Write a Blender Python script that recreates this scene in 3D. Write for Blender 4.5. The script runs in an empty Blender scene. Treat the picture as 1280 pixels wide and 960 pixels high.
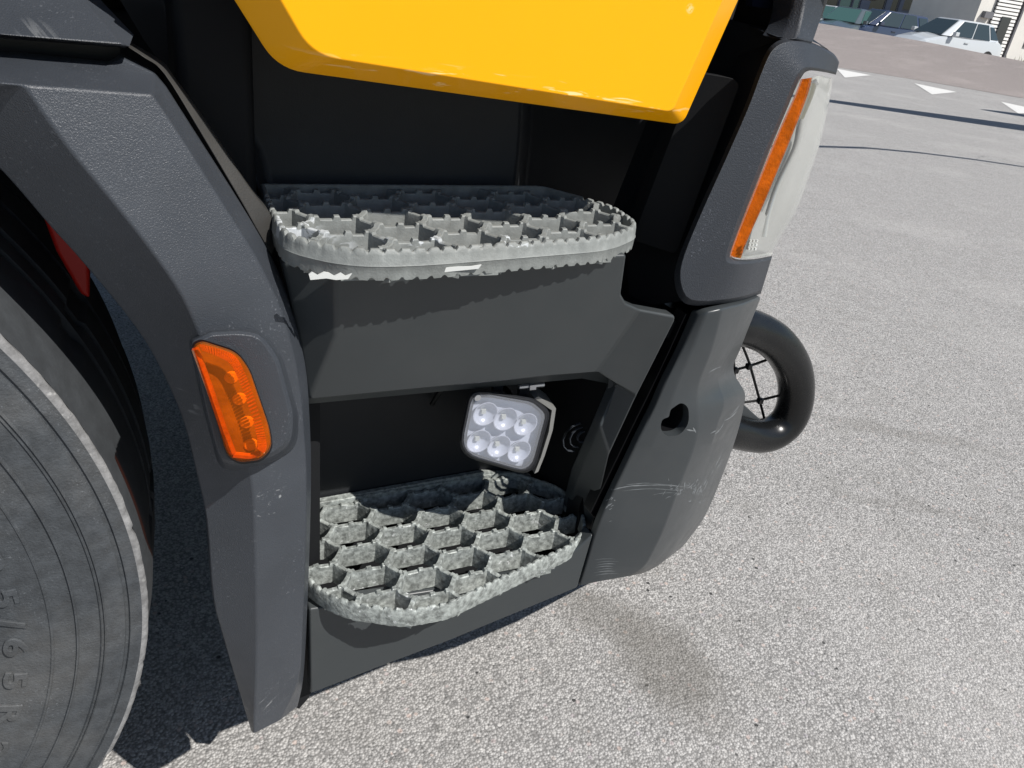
import bpy, bmesh, math, random
from mathutils import Vector, Matrix
random.seed(7)
S = bpy.context.scene
COL = S.collection
# ------------------------------------------------------------------ camera
F = 962.0
CAM = Vector((0, -.6, 1.07))
xd = Vector((2060, -218, 962)).normalized()
dn = Vector((-260, 1789, 962)).normalized()
zu = -dn; zu = (zu - xd*(zu.dot(xd))).normalized(); yd = zu.cross(xd)
R3 = Matrix((xd, yd, zu))                      # rows: truck axes seen in camera axes (x right, y down, z ahead)
cam_d = bpy.data.cameras.new('camera'); cam = bpy.data.objects.new('camera', cam_d); COL.objects.link(cam)
cam_d.sensor_width = 36; cam_d.lens = 36*F/1280; cam_d.clip_start = .02; cam_d.clip_end = 3000
M = Matrix.Identity(4)
right = R3 @ Vector((1, 0, 0)); up = R3 @ Vector((0, -1, 0)); back = R3 @ Vector((0, 0, -1))
for i in range(3):
    M[i][0] = right[i]; M[i][1] = up[i]; M[i][2] = back[i]; M[i][3] = CAM[i]
cam.matrix_world = M
S.camera = cam
# ------------------------------------------------------------------ light
SUN = Vector((.43, -.70, 1.0)).normalized()    # towards the sun
el = math.asin(SUN.z); az = math.atan2(SUN.x, SUN.y)
w = bpy.data.worlds.new('World'); S.world = w; w.use_nodes = True
nt = w.node_tree; bg = nt.nodes['Background']
sky = nt.nodes.new('ShaderNodeTexSky'); sky.sky_type = 'NISHITA'; sky.sun_disc = False
sky.sun_elevation = el; sky.sun_rotation = az; sky.air_density = 1.0; sky.dust_density = .6
nt.links.new(sky.outputs[0], bg.inputs[0]); bg.inputs[1].default_value = .070
sl = bpy.data.lights.new('sun', 'SUN'); sl.energy = 5.0; sl.angle = math.radians(.5); sl.color = (1, .965, .92)
so = bpy.data.objects.new('sun', sl); COL.objects.link(so)
so.rotation_euler = (-SUN).to_track_quat('-Z', 'Y').to_euler()
S.view_settings.view_transform = 'Standard'; S.view_settings.look = 'None'
S.view_settings.exposure = .26; S.view_settings.gamma = 1
# ------------------------------------------------------------------ helpers
def ray(u, v): return R3 @ Vector((u-640, v-480, F))
def P(u, v, y):
    r = ray(u, v); return CAM + r*((y-CAM.y)/r.y)
def PZ(u, v, z):
    r = ray(u, v); return CAM + r*((z-CAM.z)/r.z)
def G(u, d, z):
    r = ray(u, -26+.145*(u-713)); h = Vector((r.x, r.y, 0)).normalized(); p = CAM + h*d; p.z = z; return p
def D(u, v, d):                                # point on the ray at horizontal distance d
    r = ray(u, v); return CAM + r*(d/math.hypot(r.x, r.y))
def tag(o, label=None, cat=None, group=None, kind=None):
    if label: o['label'] = label
    if cat: o['category'] = cat
    if group: o['group'] = group
    if kind: o['kind'] = kind
    return o
def empty(name, loc):
    o = bpy.data.objects.new(name, None); o.location = loc; o.empty_display_size = .2; COL.objects.link(o)
    o['_w'] = list(loc); return o
WLOC = {}
def adopt(o, parent):
    if parent is None: return
    o.parent = parent
    w_ = WLOC.get(parent.name, Vector(parent.location))
    o.location = -w_ if w_.length else (0, 0, 0)
    WLOC[o.name] = Vector((0, 0, 0))
def smooth(o, ang=35):
    me = o.data
    me.polygons.foreach_set('use_smooth', [True]*len(me.polygons))
    try: me.set_sharp_from_angle(angle=math.radians(ang))
    except Exception: pass
def mesh(name, verts, faces, mat, parent=None, bevel=0, seg=3, sm=35, fix=True):
    me = bpy.data.meshes.new(name); me.from_pydata([tuple(v) for v in verts], [], faces)
    if fix:
        bm = bmesh.new(); bm.from_mesh(me); bmesh.ops.remove_doubles(bm, verts=bm.verts, dist=1e-5)
        bmesh.ops.recalc_face_normals(bm, faces=bm.faces); bm.to_mesh(me); bm.free()
    me.materials.append(mat)
    o = bpy.data.objects.new(name, me); COL.objects.link(o); adopt(o, parent)
    if bevel:
        b = o.modifiers.new('bevel', 'BEVEL'); b.width = bevel; b.segments = seg; b.limit_method = 'ANGLE'
        b.angle_limit = math.radians(12); b.harden_normals = True
        smooth(o, 180)
    elif sm: smooth(o, sm)
    return o
def cr(a, b, c, d, t):
    return tuple(.5*((2*b[i])+(-a[i]+c[i])*t+(2*a[i]-5*b[i]+4*c[i]-d[i])*t*t+(-a[i]+3*b[i]-3*c[i]+d[i])*t**3) for i in range(len(b)))
def spline(pts, n, closed=False):
    out = []; N = len(pts)
    rng = N if closed else N-1
    for i in range(rng):
        if closed: a, b, c, d = pts[i-1], pts[i], pts[(i+1) % N], pts[(i+2) % N]
        else: a, b, c, d = pts[max(i-1, 0)], pts[i], pts[i+1], pts[min(i+2, N-1)]
        for k in range(n): out.append(cr(a, b, c, d, k/n))
    if not closed: out.append(tuple(pts[-1]))
    return out
def rnd(pts, r, n=5):
    """round the corners of a closed polygon of (u,v,...) by r pixels"""
    out = []; N = len(pts)
    for i in range(N):
        p = pts[i]; a = pts[i-1]; c = pts[(i+1) % N]
        rr = r[i] if isinstance(r, (list, tuple)) else r
        if rr <= 0: out.append(tuple(p)); continue
        la = math.dist(p[:2], a[:2]); lc = math.dist(p[:2], c[:2])
        ta = min(rr/la, .48); tc = min(rr/lc, .48)
        A = [p[k]+(a[k]-p[k])*ta for k in range(len(p))]; C = [p[k]+(c[k]-p[k])*tc for k in range(len(p))]
        for k in range(n+1):
            t = k/n
            out.append(tuple((1-t)**2*A[j]+2*t*(1-t)*p[j]+t*t*C[j] for j in range(len(p))))
    return out
def loft(name, rows, mat, parent, n=4, thick=0, bevel=0, seg=3, sm=40, cols=1, world=False):
    """rows of (u,v,y) points; splined down the columns; optional thickness into +y"""
    C = [spline([r[j] for r in rows], n) for j in range(len(rows[0]))]
    G_ = [[C[j][i] for j in range(len(C))] for i in range(len(C[0]))]
    if cols > 1: G_ = [spline(g, cols) for g in G_]
    vs = [(Vector(p) if world else P(*p)) for g in G_ for p in g]; W = len(G_[0]); H = len(G_)
    fs = [(i*W+j, i*W+j+1, (i+1)*W+j+1, (i+1)*W+j) for i in range(H-1) for j in range(W-1)]
    o = mesh(name, vs, fs, mat, parent, 0, seg, sm)
    if thick: add_thick(o, thick)
    if bevel: add_bevel(o, bevel, seg)
    return o
def add_thick(o, th):
    me = o.data; bm = bmesh.new(); bm.from_mesh(me)
    g = bmesh.ops.extrude_face_region(bm, geom=bm.faces[:])
    bmesh.ops.translate(bm, verts=[e for e in g['geom'] if isinstance(e, bmesh.types.BMVert)], vec=(0, th, 0))
    bmesh.ops.recalc_face_normals(bm, faces=bm.faces); bm.to_mesh(me); bm.free()
def add_bevel(o, wd, seg=3):
    b = o.modifiers.new('bevel', 'BEVEL'); b.width = wd; b.segments = seg; b.limit_method = 'ANGLE'
    b.angle_limit = math.radians(12); b.harden_normals = True; smooth(o, 180)
def slab(name, pts, th, mat, parent=None, bevel=0, seg=3, inset=None, vec=None):
    """closed outline of (u,v,y): front face plus extrusion into +y (or vec)"""
    f = [P(*p) for p in pts]; N = len(f); vec = Vector(vec) if vec else Vector((0, th, 0))
    b = [p+vec for p in f]
    fs = [tuple(range(N)), tuple(range(2*N-1, N-1, -1))]+[(i, (i+1) % N, N+(i+1) % N, N+i) for i in range(N)]
    return mesh(name, f+b, fs, mat, parent, bevel, seg, 35)
def rings(name, loops, mat, parent=None, cap0=True, cap1=True, bevel=0, sm=35, closed=True):
    """stack of world-space loops with equal counts"""
    vs = [v for l in loops for v in l]; N = len(loops[0]); fs = []
    for k in range(len(loops)-1):
        for i in range(N if closed else N-1):
            j = (i+1) % N; fs.append((k*N+i, k*N+j, (k+1)*N+j, (k+1)*N+i))
    if cap0: fs.append(tuple(range(N-1, -1, -1)))
    if cap1: fs.append(tuple(range((len(loops)-1)*N, len(loops)*N)))
    return mesh(name, vs, fs, mat, parent, bevel, 3, sm)
def scale_loop(loop, s, dv=(0, 0, 0)):
    c = sum((Vector(p) for p in loop), Vector())/len(loop)
    return [c+(Vector(p)-c)*s+Vector(dv) for p in loop]
class MB:
    def __init__(s): s.v = []; s.f = []
    def box(s, a, b, M_=None):
        n = len(s.v); a = Vector(a); b = Vector(b)
        c = [Vector((x, y, z)) for x in (a.x, b.x) for y in (a.y, b.y) for z in (a.z, b.z)]
        if M_: c = [M_ @ p for p in c]
        s.v += c
        s.f += [tuple(n+i for i in q) for q in ((0, 1, 3, 2), (4, 6, 7, 5), (0, 4, 5, 1), (2, 3, 7, 6), (0, 2, 6, 4), (1, 5, 7, 3))]
    def poly(s, pts):
        n = len(s.v); s.v += list(pts); s.f.append(tuple(range(n, n+len(pts))))
    def hexa(s, bot, top):                     # 4 bottom, 4 top
        n = len(s.v); s.v += list(bot)+list(top)
        s.f += [tuple(n+i for i in q) for q in ((3, 2, 1, 0), (4, 5, 6, 7), (0, 1, 5, 4), (1, 2, 6, 5), (2, 3, 7, 6), (3, 0, 4, 7))]
    def tube(s, pts, r, n=8):
        pts = [Vector(p) for p in pts]; base = len(s.v); K = len(pts); up_ = Vector((.3, .5, .8)).normalized()
        for i, p in enumerate(pts):
            t = (pts[min(i+1, K-1)]-pts[max(i-1, 0)]).normalized()
            a = t.cross(up_).normalized(); b = t.cross(a)
            rr = r[i] if isinstance(r, (list, tuple)) else r
            s.v += [p+(a*math.cos(2*math.pi*k/n)+b*math.sin(2*math.pi*k/n))*rr for k in range(n)]
        for i in range(K-1):
            for k in range(n):
                s.f.append((base+i*n+k, base+i*n+(k+1) % n, base+(i+1)*n+(k+1) % n, base+(i+1)*n+k))
        s.f.append(tuple(base+k for k in range(n))); s.f.append(tuple(base+(K-1)*n+k for k in range(n-1, -1, -1)))
    def build(s, name, mat, parent=None, bevel=0, sm=35, fix=True): return mesh(name, s.v, s.f, mat, parent, bevel, 2, sm, fix)
# ------------------------------------------------------------------ materials
def nodes(name):
    m = bpy.data.materials.new(name); m.use_nodes = True; t = m.node_tree
    return m, t, t.nodes['Principled BSDF']
def mk(name, col, rough=.5, metal=0, bump=0, bscale=300, var=0, vscale=12, coat=0, speck=0, sscale=600, trans=0, ior=1.45, spec=.5, rvar=0, dust=0, speckcol=(.35, .37, .4)):
    m, t, b = nodes(name); L = t.links; N = t.nodes
    b.inputs['Base Color'].default_value = (*col, 1); b.inputs['Roughness'].default_value = rough
    b.inputs['Metallic'].default_value = metal; b.inputs['Coat Weight'].default_value = coat
    b.inputs['Transmission Weight'].default_value = trans; b.inputs['IOR'].default_value = ior
    b.inputs['Specular IOR Level'].default_value = spec; b.inputs['Coat Roughness'].default_value = .06
    tc = N.new('ShaderNodeTexCoord'); cur = None
    def noise(sc, det=4, ro=.6):
        n = N.new('ShaderNodeTexNoise'); n.inputs['Scale'].default_value = sc; n.inputs['Detail'].default_value = det
        n.inputs['Roughness'].default_value = ro; L.new(tc.outputs['Object'], n.inputs['Vector']); return n
    def ramp(src, lo, hi):
        r = N.new('ShaderNodeMapRange'); r.inputs[1].default_value = lo; r.inputs[2].default_value = hi; L.new(src, r.inputs[0]); return r.outputs[0]
    def mix(a, bcol, fac):
        x = N.new('ShaderNodeMix'); x.data_type = 'RGBA'; L.new(fac, x.inputs[0])
        if a is None: x.inputs[6].default_value = (*col, 1)
        else: L.new(a, x.inputs[6])
        x.inputs[7].default_value = (*bcol, 1); return x.outputs[2]
    if var:
        n = noise(vscale, 6); r = ramp(n.outputs[0], .35, .7)
        x = N.new('ShaderNodeMath'); x.operation = 'MULTIPLY'; L.new(r, x.inputs[0]); x.inputs[1].default_value = 1
        cur = mix(cur, tuple(min(1, c*(1+var)) for c in col), x.outputs[0])
    if dust:
        n = noise(5, 5, .65); r = ramp(n.outputs[0], .45, .8)
        x = N.new('ShaderNodeMath'); x.operation = 'MULTIPLY'; L.new(r, x.inputs[0]); x.inputs[1].default_value = dust
        cur = mix(cur, (.30, .28, .25), x.outputs[0])
    if speck:
        n = noise(sscale, 2, .5); n2 = noise(16, 3)
        r = ramp(n.outputs[0], .62, .72); r2 = ramp(n2.outputs[0], .45, .65)
        x = N.new('ShaderNodeMath'); x.operation = 'MULTIPLY'; L.new(r, x.inputs[0]); L.new(r2, x.inputs[1])
        y = N.new('ShaderNodeMath'); y.operation = 'MULTIPLY'; L.new(x.outputs[0], y.inputs[0]); y.inputs[1].default_value = speck
        cur = mix(cur, speckcol, y.outputs[0])
    if cur: L.new(cur, b.inputs['Base Color'])
    if rvar:
        n = noise(40, 5); r = N.new('ShaderNodeMapRange'); L.new(n.outputs[0], r.inputs[0])
        r.inputs[1].default_value = .3; r.inputs[2].default_value = .7
        r.inputs[3].default_value = rough-rvar; r.inputs[4].default_value = rough+rvar; L.new(r.outputs[0], b.inputs['Roughness'])
    if bump:
        n = noise(bscale, 3); bp = N.new('ShaderNodeBump'); bp.inputs['Strength'].default_value = bump
        bp.inputs['Distance'].default_value = .001; L.new(n.outputs[0], bp.inputs['Height']); L.new(bp.outputs[0], b.inputs['Normal'])
    return m
def scratches(m, spots, col=(.42, .43, .43), amt=.8):
    """pale scuffs: stretched noise streaks inside ellipsoids given as (centre, radius, streak direction)"""
    t = m.node_tree; N = t.nodes; L = t.links; b = N['Principled BSDF']; tc = N.new('ShaderNodeTexCoord')
    tot = None
    for c, rad, rot, sc, thr in spots:
        mp = N.new('ShaderNodeMapping'); mp.vector_type = 'TEXTURE'
        mp.inputs['Location'].default_value = c; mp.inputs['Rotation'].default_value = rot; mp.inputs['Scale'].default_value = rad
        L.new(tc.outputs['Object'], mp.inputs['Vector'])
        ln = N.new('ShaderNodeVectorMath'); ln.operation = 'LENGTH'; L.new(mp.outputs[0], ln.inputs[0])
        mr = N.new('ShaderNodeMapRange'); L.new(ln.outputs['Value'], mr.inputs[0])
        mr.inputs[1].default_value = 1; mr.inputs[2].default_value = .55
        n = N.new('ShaderNodeTexNoise'); n.inputs['Scale'].default_value = 1; n.inputs['Detail'].default_value = 3; n.inputs['Distortion'].default_value = .6
        m2 = N.new('ShaderNodeVectorMath'); m2.operation = 'MULTIPLY'; L.new(mp.outputs[0], m2.inputs[0]); m2.inputs[1].default_value = sc
        L.new(m2.outputs[0], n.inputs['Vector'])
        r = N.new('ShaderNodeMapRange'); L.new(n.outputs[0], r.inputs[0]); r.inputs[1].default_value = thr; r.inputs[2].default_value = thr+.07
        x = N.new('ShaderNodeMath'); x.operation = 'MULTIPLY'; L.new(mr.outputs[0], x.inputs[0]); L.new(r.outputs[0], x.inputs[1])
        if tot is None: tot = x.outputs[0]
        else:
            a = N.new('ShaderNodeMath'); a.operation = 'MAXIMUM'; L.new(tot, a.inputs[0]); L.new(x.outputs[0], a.inputs[1]); tot = a.outputs[0]
    k = N.new('ShaderNodeMath'); k.operation = 'MULTIPLY'; L.new(tot, k.inputs[0]); k.inputs[1].default_value = amt
    mx = N.new('ShaderNodeMix'); mx.data_type = 'RGBA'; L.new(k.outputs[0], mx.inputs[0])
    src = b.inputs['Base Color']
    if src.links: L.new(src.links[0].from_socket, mx.inputs[6])
    else: mx.inputs[6].default_value = src.default_value
    mx.inputs[7].default_value = (*col, 1); L.new(mx.outputs[2], src)

PL = (.045, .051, .054)
m_fender = mk('fender plastic', (.038, .043, .051), .34, bump=.55, bscale=900, speck=.2, sscale=420, var=.25, vscale=9, rvar=.06)
m_fascia = mk('satin grey paint', (.036, .041, .043), .36, var=.12, vscale=6, rvar=.05, bump=.06, bscale=1500, dust=.05)
m_bumper = mk('satin grey bumper paint', (.034, .039, .042), .33, var=.15, vscale=7, rvar=.05, bump=.05, bscale=1500, dust=.05)
m_bezel = mk('grained grey plastic', (.024, .028, .035), .45, bump=.8, bscale=650, speck=.8, sscale=600, speckcol=(.16, .17, .2))
m_black = mk('black moulded plastic', (.015, .016, .018), .5, spec=.4, bump=.15, bscale=700, var=.3)
m_dark = mk('dark inner plastic', (.009, .0095, .0105), .65, bump=.1, spec=.2)
m_seal_gap = mk('near-black rubber and gaps', (.006, .006, .007), .35)  # rubber colour; also paints the shade in the arch slot
m_trim = mk('brownish weathered trim', (.034, .033, .031), .5, bump=.3, bscale=600, dust=.12, var=.3)
m_yellow = mk('yellow door paint', (.88, .385, .0), .33, spec=.3, coat=.10, bump=.01, bscale=60, var=.02)
m_grate_u = mk('grey step casting', (.165, .175, .168), .58, bump=.35, bscale=500, var=.45, vscale=70, dust=.2, rvar=.08)
m_grate_l = mk('worn galvanised step', (.135, .145, .137), .5, metal=.1, bump=1.0, bscale=230, var=2.0, vscale=150, speck=.9, sscale=200, speckcol=(.72, .74, .74), rvar=.15)
m_rubber = mk('tyre rubber', (.034, .038, .042), .7, bump=.8, bscale=420, var=.7, vscale=75, dust=.22, speck=.25, sscale=500)
m_tread = mk('tyre tread rubber', (.028, .031, .034), .8, bump=.4, bscale=200, var=.5, vscale=40)
m_worn = mk('scuffed tyre shoulder', (.13, .13, .13), .75, bump=1.0, bscale=170, var=1.0, vscale=90, speck=.7, sscale=150, speckcol=(.5, .5, .48))
m_red = mk('red chassis paint', (.45, .012, .006), .5)
m_tube = mk('gloss black tube', (.006, .0065, .007), .27, rvar=.05, spec=.45, bump=.1, bscale=40)
m_wire = mk('black wire', (.01, .01, .01), .4)
m_steel = mk('zinc steel', (.55, .56, .58), .35, metal=.9)
m_chrome = mk('reflector', (.85, .87, .9), .12, metal=1)
m_lampcase = mk('lamp housing black', (.02, .021, .024), .35)
m_caselit = mk('lamp housing sunlit edge', (.25, .25, .24), .45, metal=.4)  # lighter copy of the case colour, paints its sunlit right edge
m_white = mk('white lamp tray', (.58, .60, .64), .35)
m_cup = mk('lamp cup', (.50, .51, .54), .3, metal=.1, spec=.8)
def shell(name, tint, haze, hcol, rough=.06, gl=.12, bump=0, bs=400):
    m, t, b = nodes(name); N = t.nodes; L = t.links
    tr = N.new('ShaderNodeBsdfTransparent'); tr.inputs[0].default_value = (*tint, 1)
    b.inputs['Base Color'].default_value = (*hcol, 1); b.inputs['Roughness'].default_value = rough
    lw = N.new('ShaderNodeLayerWeight'); lw.inputs[0].default_value = .5
    pw = N.new('ShaderNodeMath'); pw.operation = 'POWER'; L.new(lw.outputs['Facing'], pw.inputs[0]); pw.inputs[1].default_value = 5
    fr_ = N.new('ShaderNodeMath'); fr_.operation = 'MULTIPLY_ADD'; L.new(pw.outputs[0], fr_.inputs[0]); fr_.inputs[1].default_value = .7; fr_.inputs[2].default_value = .04
    ad = N.new('ShaderNodeMath'); ad.operation = 'ADD'; ad.use_clamp = True; L.new(fr_.outputs[0], ad.inputs[0]); ad.inputs[1].default_value = haze
    mx = N.new('ShaderNodeMixShader'); L.new(ad.outputs[0], mx.inputs[0]); L.new(tr.outputs[0], mx.inputs[1]); L.new(b.outputs[0], mx.inputs[2])
    if bump:
        n = N.new('ShaderNodeTexNoise'); n.inputs['Scale'].default_value = bs; tc = N.new('ShaderNodeTexCoord'); L.new(tc.outputs['Object'], n.inputs['Vector'])
        bp = N.new('ShaderNodeBump'); bp.inputs['Strength'].default_value = bump; bp.inputs['Distance'].default_value = .001; L.new(n.outputs[0], bp.inputs['Height']); L.new(bp.outputs[0], b.inputs['Normal'])
    L.new(mx.outputs[0], N['Material Output'].inputs[0]); return m
m_glass = shell('clear lens', (.96, .97, 1), .10, (.60, .62, .66))
m_hazy = shell('hazy headlight lens', (.96, .965, .95), .10, (.58, .59, .57), .10)
m_refl = mk('headlight reflector', (.50, .50, .485), .25, metal=.55, var=.25, vscale=5)
m_olive = mk('headlight inner bezel', (.12, .11, .07), .4, metal=.3, var=.5, vscale=30)
m_amber = shell('amber lens', (.90, .37, .04), .07, (.70, .20, .02), .10, bump=.15)
m_amberin = mk('amber reflector base', (.42, .20, .10), .4, bump=1.0, bscale=250, var=1.0, vscale=45)
m_amberdk = mk('amber lamp board', (.30, .26, .22), .5, bump=.6, bscale=150, var=.6, vscale=60)
m_led = mk('led cell', (.95, .75, .4), .25)
m_ledw = mk('white led chip', (.50, .50, .42), .3)
m_scuff = mk('bare scratched plastic', (.15, .16, .165), .6)
m_pale = mk('pale patch', (.55, .56, .54), .6)  # pale colour for the sunlit patches under the step, also the lens dots
def pzr(u, v, z): return tuple(PZ(u, v, z))
scratches(m_grate_u, [(pzr(378, 285, .86), (.032, .035, .02), (0, 0, .5), (2, 3, 2), .48), (pzr(405, 310, .85), (.03, .03, .012), (0, 0, 0), (2, 2, 2), .55), (pzr(520, 300, .86), (.035, .02, .01), (0, 0, 0), (3, 2, 2), .55), (pzr(640, 305, .86), (.02, .02, .01), (0, 0, 0), (3, 2, 2), .58)], col=(.55, .58, .60), amt=.85)
def pxr(u, v, y): return tuple(P(u, v, y))
scratches(m_yellow, [(pxr(640, 105, 0), (.22, .05, .012), (0, .05, 0), (7, 1, 3), .60), (pxr(845, 8, 0), (.006, .03, .006), (0, 0, 0), (3, 1, 3), .4)], col=(1, .8, .45), amt=.6)
scratches(m_fender, [(pxr(205, 520, 0), (.03, .05, .03), (0, 0, 0), (2, 1, 5), .62), (pxr(335, 620, 0), (.02, .05, .02), (0, 0, 0), (3, 1, 6), .62),
    (pxr(20, 15, 0), (.035, .05, .02), (0, .8, 0), (1, 1, 6), .5), (pxr(340, 870, 0), (.04, .05, .02), (0, -.4, 0), (1, 1, 6), .6)], amt=.5)

def asphalt(name, base, grain=True, pink=0):
    m, t, b = nodes(name); N = t.nodes; L = t.links; tc = N.new('ShaderNodeTexCoord')
    b.inputs['Roughness'].default_value = .85; b.inputs['Specular IOR Level'].default_value = .35
    def vor(sc, rand=1):
        n = N.new('ShaderNodeTexVoronoi'); n.inputs['Scale'].default_value = sc; L.new(tc.outputs['Object'], n.inputs['Vector']); return n
    def noi(sc, det=4):
        n = N.new('ShaderNodeTexNoise'); n.inputs['Scale'].default_value = sc; n.inputs['Detail'].default_value = det; L.new(tc.outputs['Object'], n.inputs['Vector']); return n
    v1 = vor(235); v2 = vor(90); v3 = vor(24)
    def ramp(src, stops):
        r = N.new('ShaderNodeValToRGB'); L.new(src, r.inputs[0]); e = r.color_ramp.elements
        while len(e) < len(stops): e.new(.5)
        for q, (p, c) in zip(e, stops): q.position = p; q.color = (*c, 1)
        return r.outputs[0]
    def sep(v):
        s = N.new('ShaderNodeSeparateColor'); L.new(v.outputs['Color'], s.inputs[0]); return s
    k = base
    s1 = sep(v1)
    c1 = ramp(s1.outputs[0], [(0, (k*.56, k*.55, k*.53)), (.3, (k*.89, k*.87, k*.84)), (.6, (k*1.05, k*1.02, k*.98)), (.85, (k*1.18, k*1.15, k*1.11)), (1, (k*1.36, k*1.33, k*1.28))])
    def mixc(a, bb, fac, mode='MIX'):
        x = N.new('ShaderNodeMix'); x.data_type = 'RGBA'; x.blend_type = mode
        if isinstance(fac, float): x.inputs[0].default_value = fac
        else: L.new(fac, x.inputs[0])
        L.new(a, x.inputs[6])
        if isinstance(bb, tuple): x.inputs[7].default_value = (*bb, 1)
        else: L.new(bb, x.inputs[7])
        return x.outputs[2]
    def mr(src, a, bb, c=0, d=1):
        x = N.new('ShaderNodeMapRange'); L.new(src, x.inputs[0])
        for i, q in enumerate((a, bb, c, d)): x.inputs[i+1].default_value = q
        return x.outputs[0]
    def mul(a, bb):
        x = N.new('ShaderNodeMath'); x.operation = 'MULTIPLY'; L.new(a, x.inputs[0])
        if isinstance(bb, float): x.inputs[1].default_value = bb
        else: L.new(bb, x.inputs[1])
        return x.outputs[0]
    # dark binder between the grains
    c1 = mixc(c1, (k*.30, k*.29, k*.28), mul(mr(v1.outputs['Distance'], .45, .75), .6))
    # scattered larger stones, some pinkish, some black
    s2 = sep(v2); core = mr(v2.outputs['Distance'], .42, .30)
    c2 = ramp(s2.outputs[1], [(0, (k*1.5, k*1.46, k*1.4)), (.5, (k*1.2, k*1.17, k*1.12)), (.75, (k*1.3, k*1.05, k*.93)), (1, (k*.95, k*.9, k*.95))])
    c1 = mixc(c1, c2, mul(mul(core, mr(s2.outputs[0], .74, .78)), .8))
    s3 = sep(v3); c1 = mixc(c1, (k*.12,)*3, mul(mr(v3.outputs['Distance'], .10, .07), mr(s3.outputs[2], .70, .72)))
    n1 = noi(1.1, 5); n2 = noi(9, 5); n3 = noi(.35, 3)
    c1 = mixc(c1, (k*1.5, k*1.45, k*1.38), mr(n1.outputs[0], .5, .85, 0, .35))
    c1 = mixc(c1, (k*.55, k*.53, k*.48), mr(n2.outputs[0], .5, .8, 0, .32))
    # brown stain by the step and a fainter one beside it
    for (qa, qb, wd_, a) in (((800, 765), (885, 905), .10, .85), ((690, 745), (800, 775), .08, .6), ((800, 770), (760, 850), .05, .35), ((1040, 525), (1240, 560), .05, .4), ((1020, 610), (1280, 660), .03, .3)):
        A_ = PZ(*qa, 0); B_ = PZ(*qb, 0); p = (A_+B_)/2; dd_ = B_-A_; mp = N.new('ShaderNodeMapping'); mp.vector_type = 'TEXTURE'
        mp.inputs['Location'].default_value = p; mp.inputs['Scale'].default_value = (dd_.length*.62, wd_, 1); mp.inputs['Rotation'].default_value = (0, 0, math.atan2(dd_.y, dd_.x))
        nn = noi(7, 4); ad = N.new('ShaderNodeVectorMath'); ad.operation = 'MULTIPLY_ADD'; L.new(nn.outputs['Color'], ad.inputs[0]); ad.inputs[1].default_value = (.12,)*3
        L.new(tc.outputs['Object'], ad.inputs[2]); sb = N.new('ShaderNodeVectorMath'); sb.operation = 'SUBTRACT'; L.new(ad.outputs[0], sb.inputs[0]); sb.inputs[1].default_value = (.06,)*3
        L.new(sb.outputs[0], mp.inputs['Vector']); ln = N.new('ShaderNodeVectorMath'); ln.operation = 'LENGTH'; L.new(mp.outputs[0], ln.inputs[0])
        c1 = mixc(c1, (k*.36, k*.335, k*.29), mr(ln.outputs['Value'], 1.05, .45, 0, a*.66))
    cn = N.new('ShaderNodeTexVoronoi'); cn.feature = 'DISTANCE_TO_EDGE'; cn.inputs['Scale'].default_value = .55
    wv = N.new('ShaderNodeVectorMath'); wv.operation = 'MULTIPLY_ADD'; L.new(noi(3, 5).outputs['Color'], wv.inputs[0]); wv.inputs[1].default_value = (.35,)*3; L.new(tc.outputs['Object'], wv.inputs[2]); L.new(wv.outputs[0], cn.inputs['Vector'])
    c1 = mixc(c1, (k*.35,)*3, mul(mul(mr(cn.outputs['Distance'], .004, .001), mr(noi(.6, 2).outputs[0], .55, .62)), .55))
    if pink: c1 = mixc(c1, (1.0, .91, .89), 1.0, 'MULTIPLY')
    L.new(c1, b.inputs['Base Color'])
    bp = N.new('ShaderNodeBump'); bp.inputs['Strength'].default_value = .9; bp.inputs['Distance'].default_value = .0018
    inv = mr(v1.outputs['Distance'], 0, .8, 1, 0); L.new(inv, bp.inputs['Height'])
    bp2 = N.new('ShaderNodeBump'); bp2.inputs['Strength'].default_value = .5; bp2.inputs['Distance'].default_value = .004
    L.new(noi(60, 4).outputs[0], bp2.inputs['Height']); L.new(bp.outputs[0], bp2.inputs['Normal']); L.new(bp2.outputs[0], b.inputs['Normal'])
    return m
m_asph = asphalt('grey asphalt', .355)
m_pink = asphalt('pinkish asphalt', .295, pink=1)
m_mark = mk('road marking paint', (.72, .71, .68), .7, bump=.5, bscale=200, var=-.3, vscale=60)
# ------------------------------------------------------------------ ground
gs = [-1500, -300, -60, -20, -8, -3, -1, 1, 3, 8, 20, 60, 300, 1500]
gv = [(x, y, 0) for x in gs for y in gs]; n_ = len(gs)
gf = [(i*n_+j, (i+1)*n_+j, (i+1)*n_+j+1, i*n_+j+1) for i in range(n_-1) for j in range(n_-1)]
tag(mesh('ground', gv, gf, m_asph, sm=0, fix=False), 'light grey asphalt ground under and in front of the truck', kind='structure')
front = [PZ(*q, .004) for q in ((1010, 79), (1047, 84), (1160, 102), (1280, 123), (1340, 133))]
crest = [D(*q) for q in ((1010, 27, 32.5), (1047, 33, 31), (1160, 53, 28.5), (1280, 77, 26.5), (1340, 90, 25.5))]
dirL = (front[0]-front[2]); dirL.z = 0; dirL.normalize(); dirR = -dirL
front = [front[0]+dirL*40]+front+[front[-1]+dirR*30]
cz = crest[0]+(crest[0]-crest[2]).normalized()*50; cz.z = crest[0].z
cy = crest[-1]+(crest[-1]-crest[2]).normalized()*25; cy.z = crest[-1].z
crest = [cz]+crest+[cy]
rows_ = [front]
for t_ in (.25, .5, .75, .9, 1):
    rows_.append([Vector((f.x+(c.x-f.x)*t_, f.y+(c.y-f.y)*t_, .004+(c.z)*(t_**1.25))) for f, c in zip(front, crest)])
out_ = Vector((.74, .67, 0))
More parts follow.
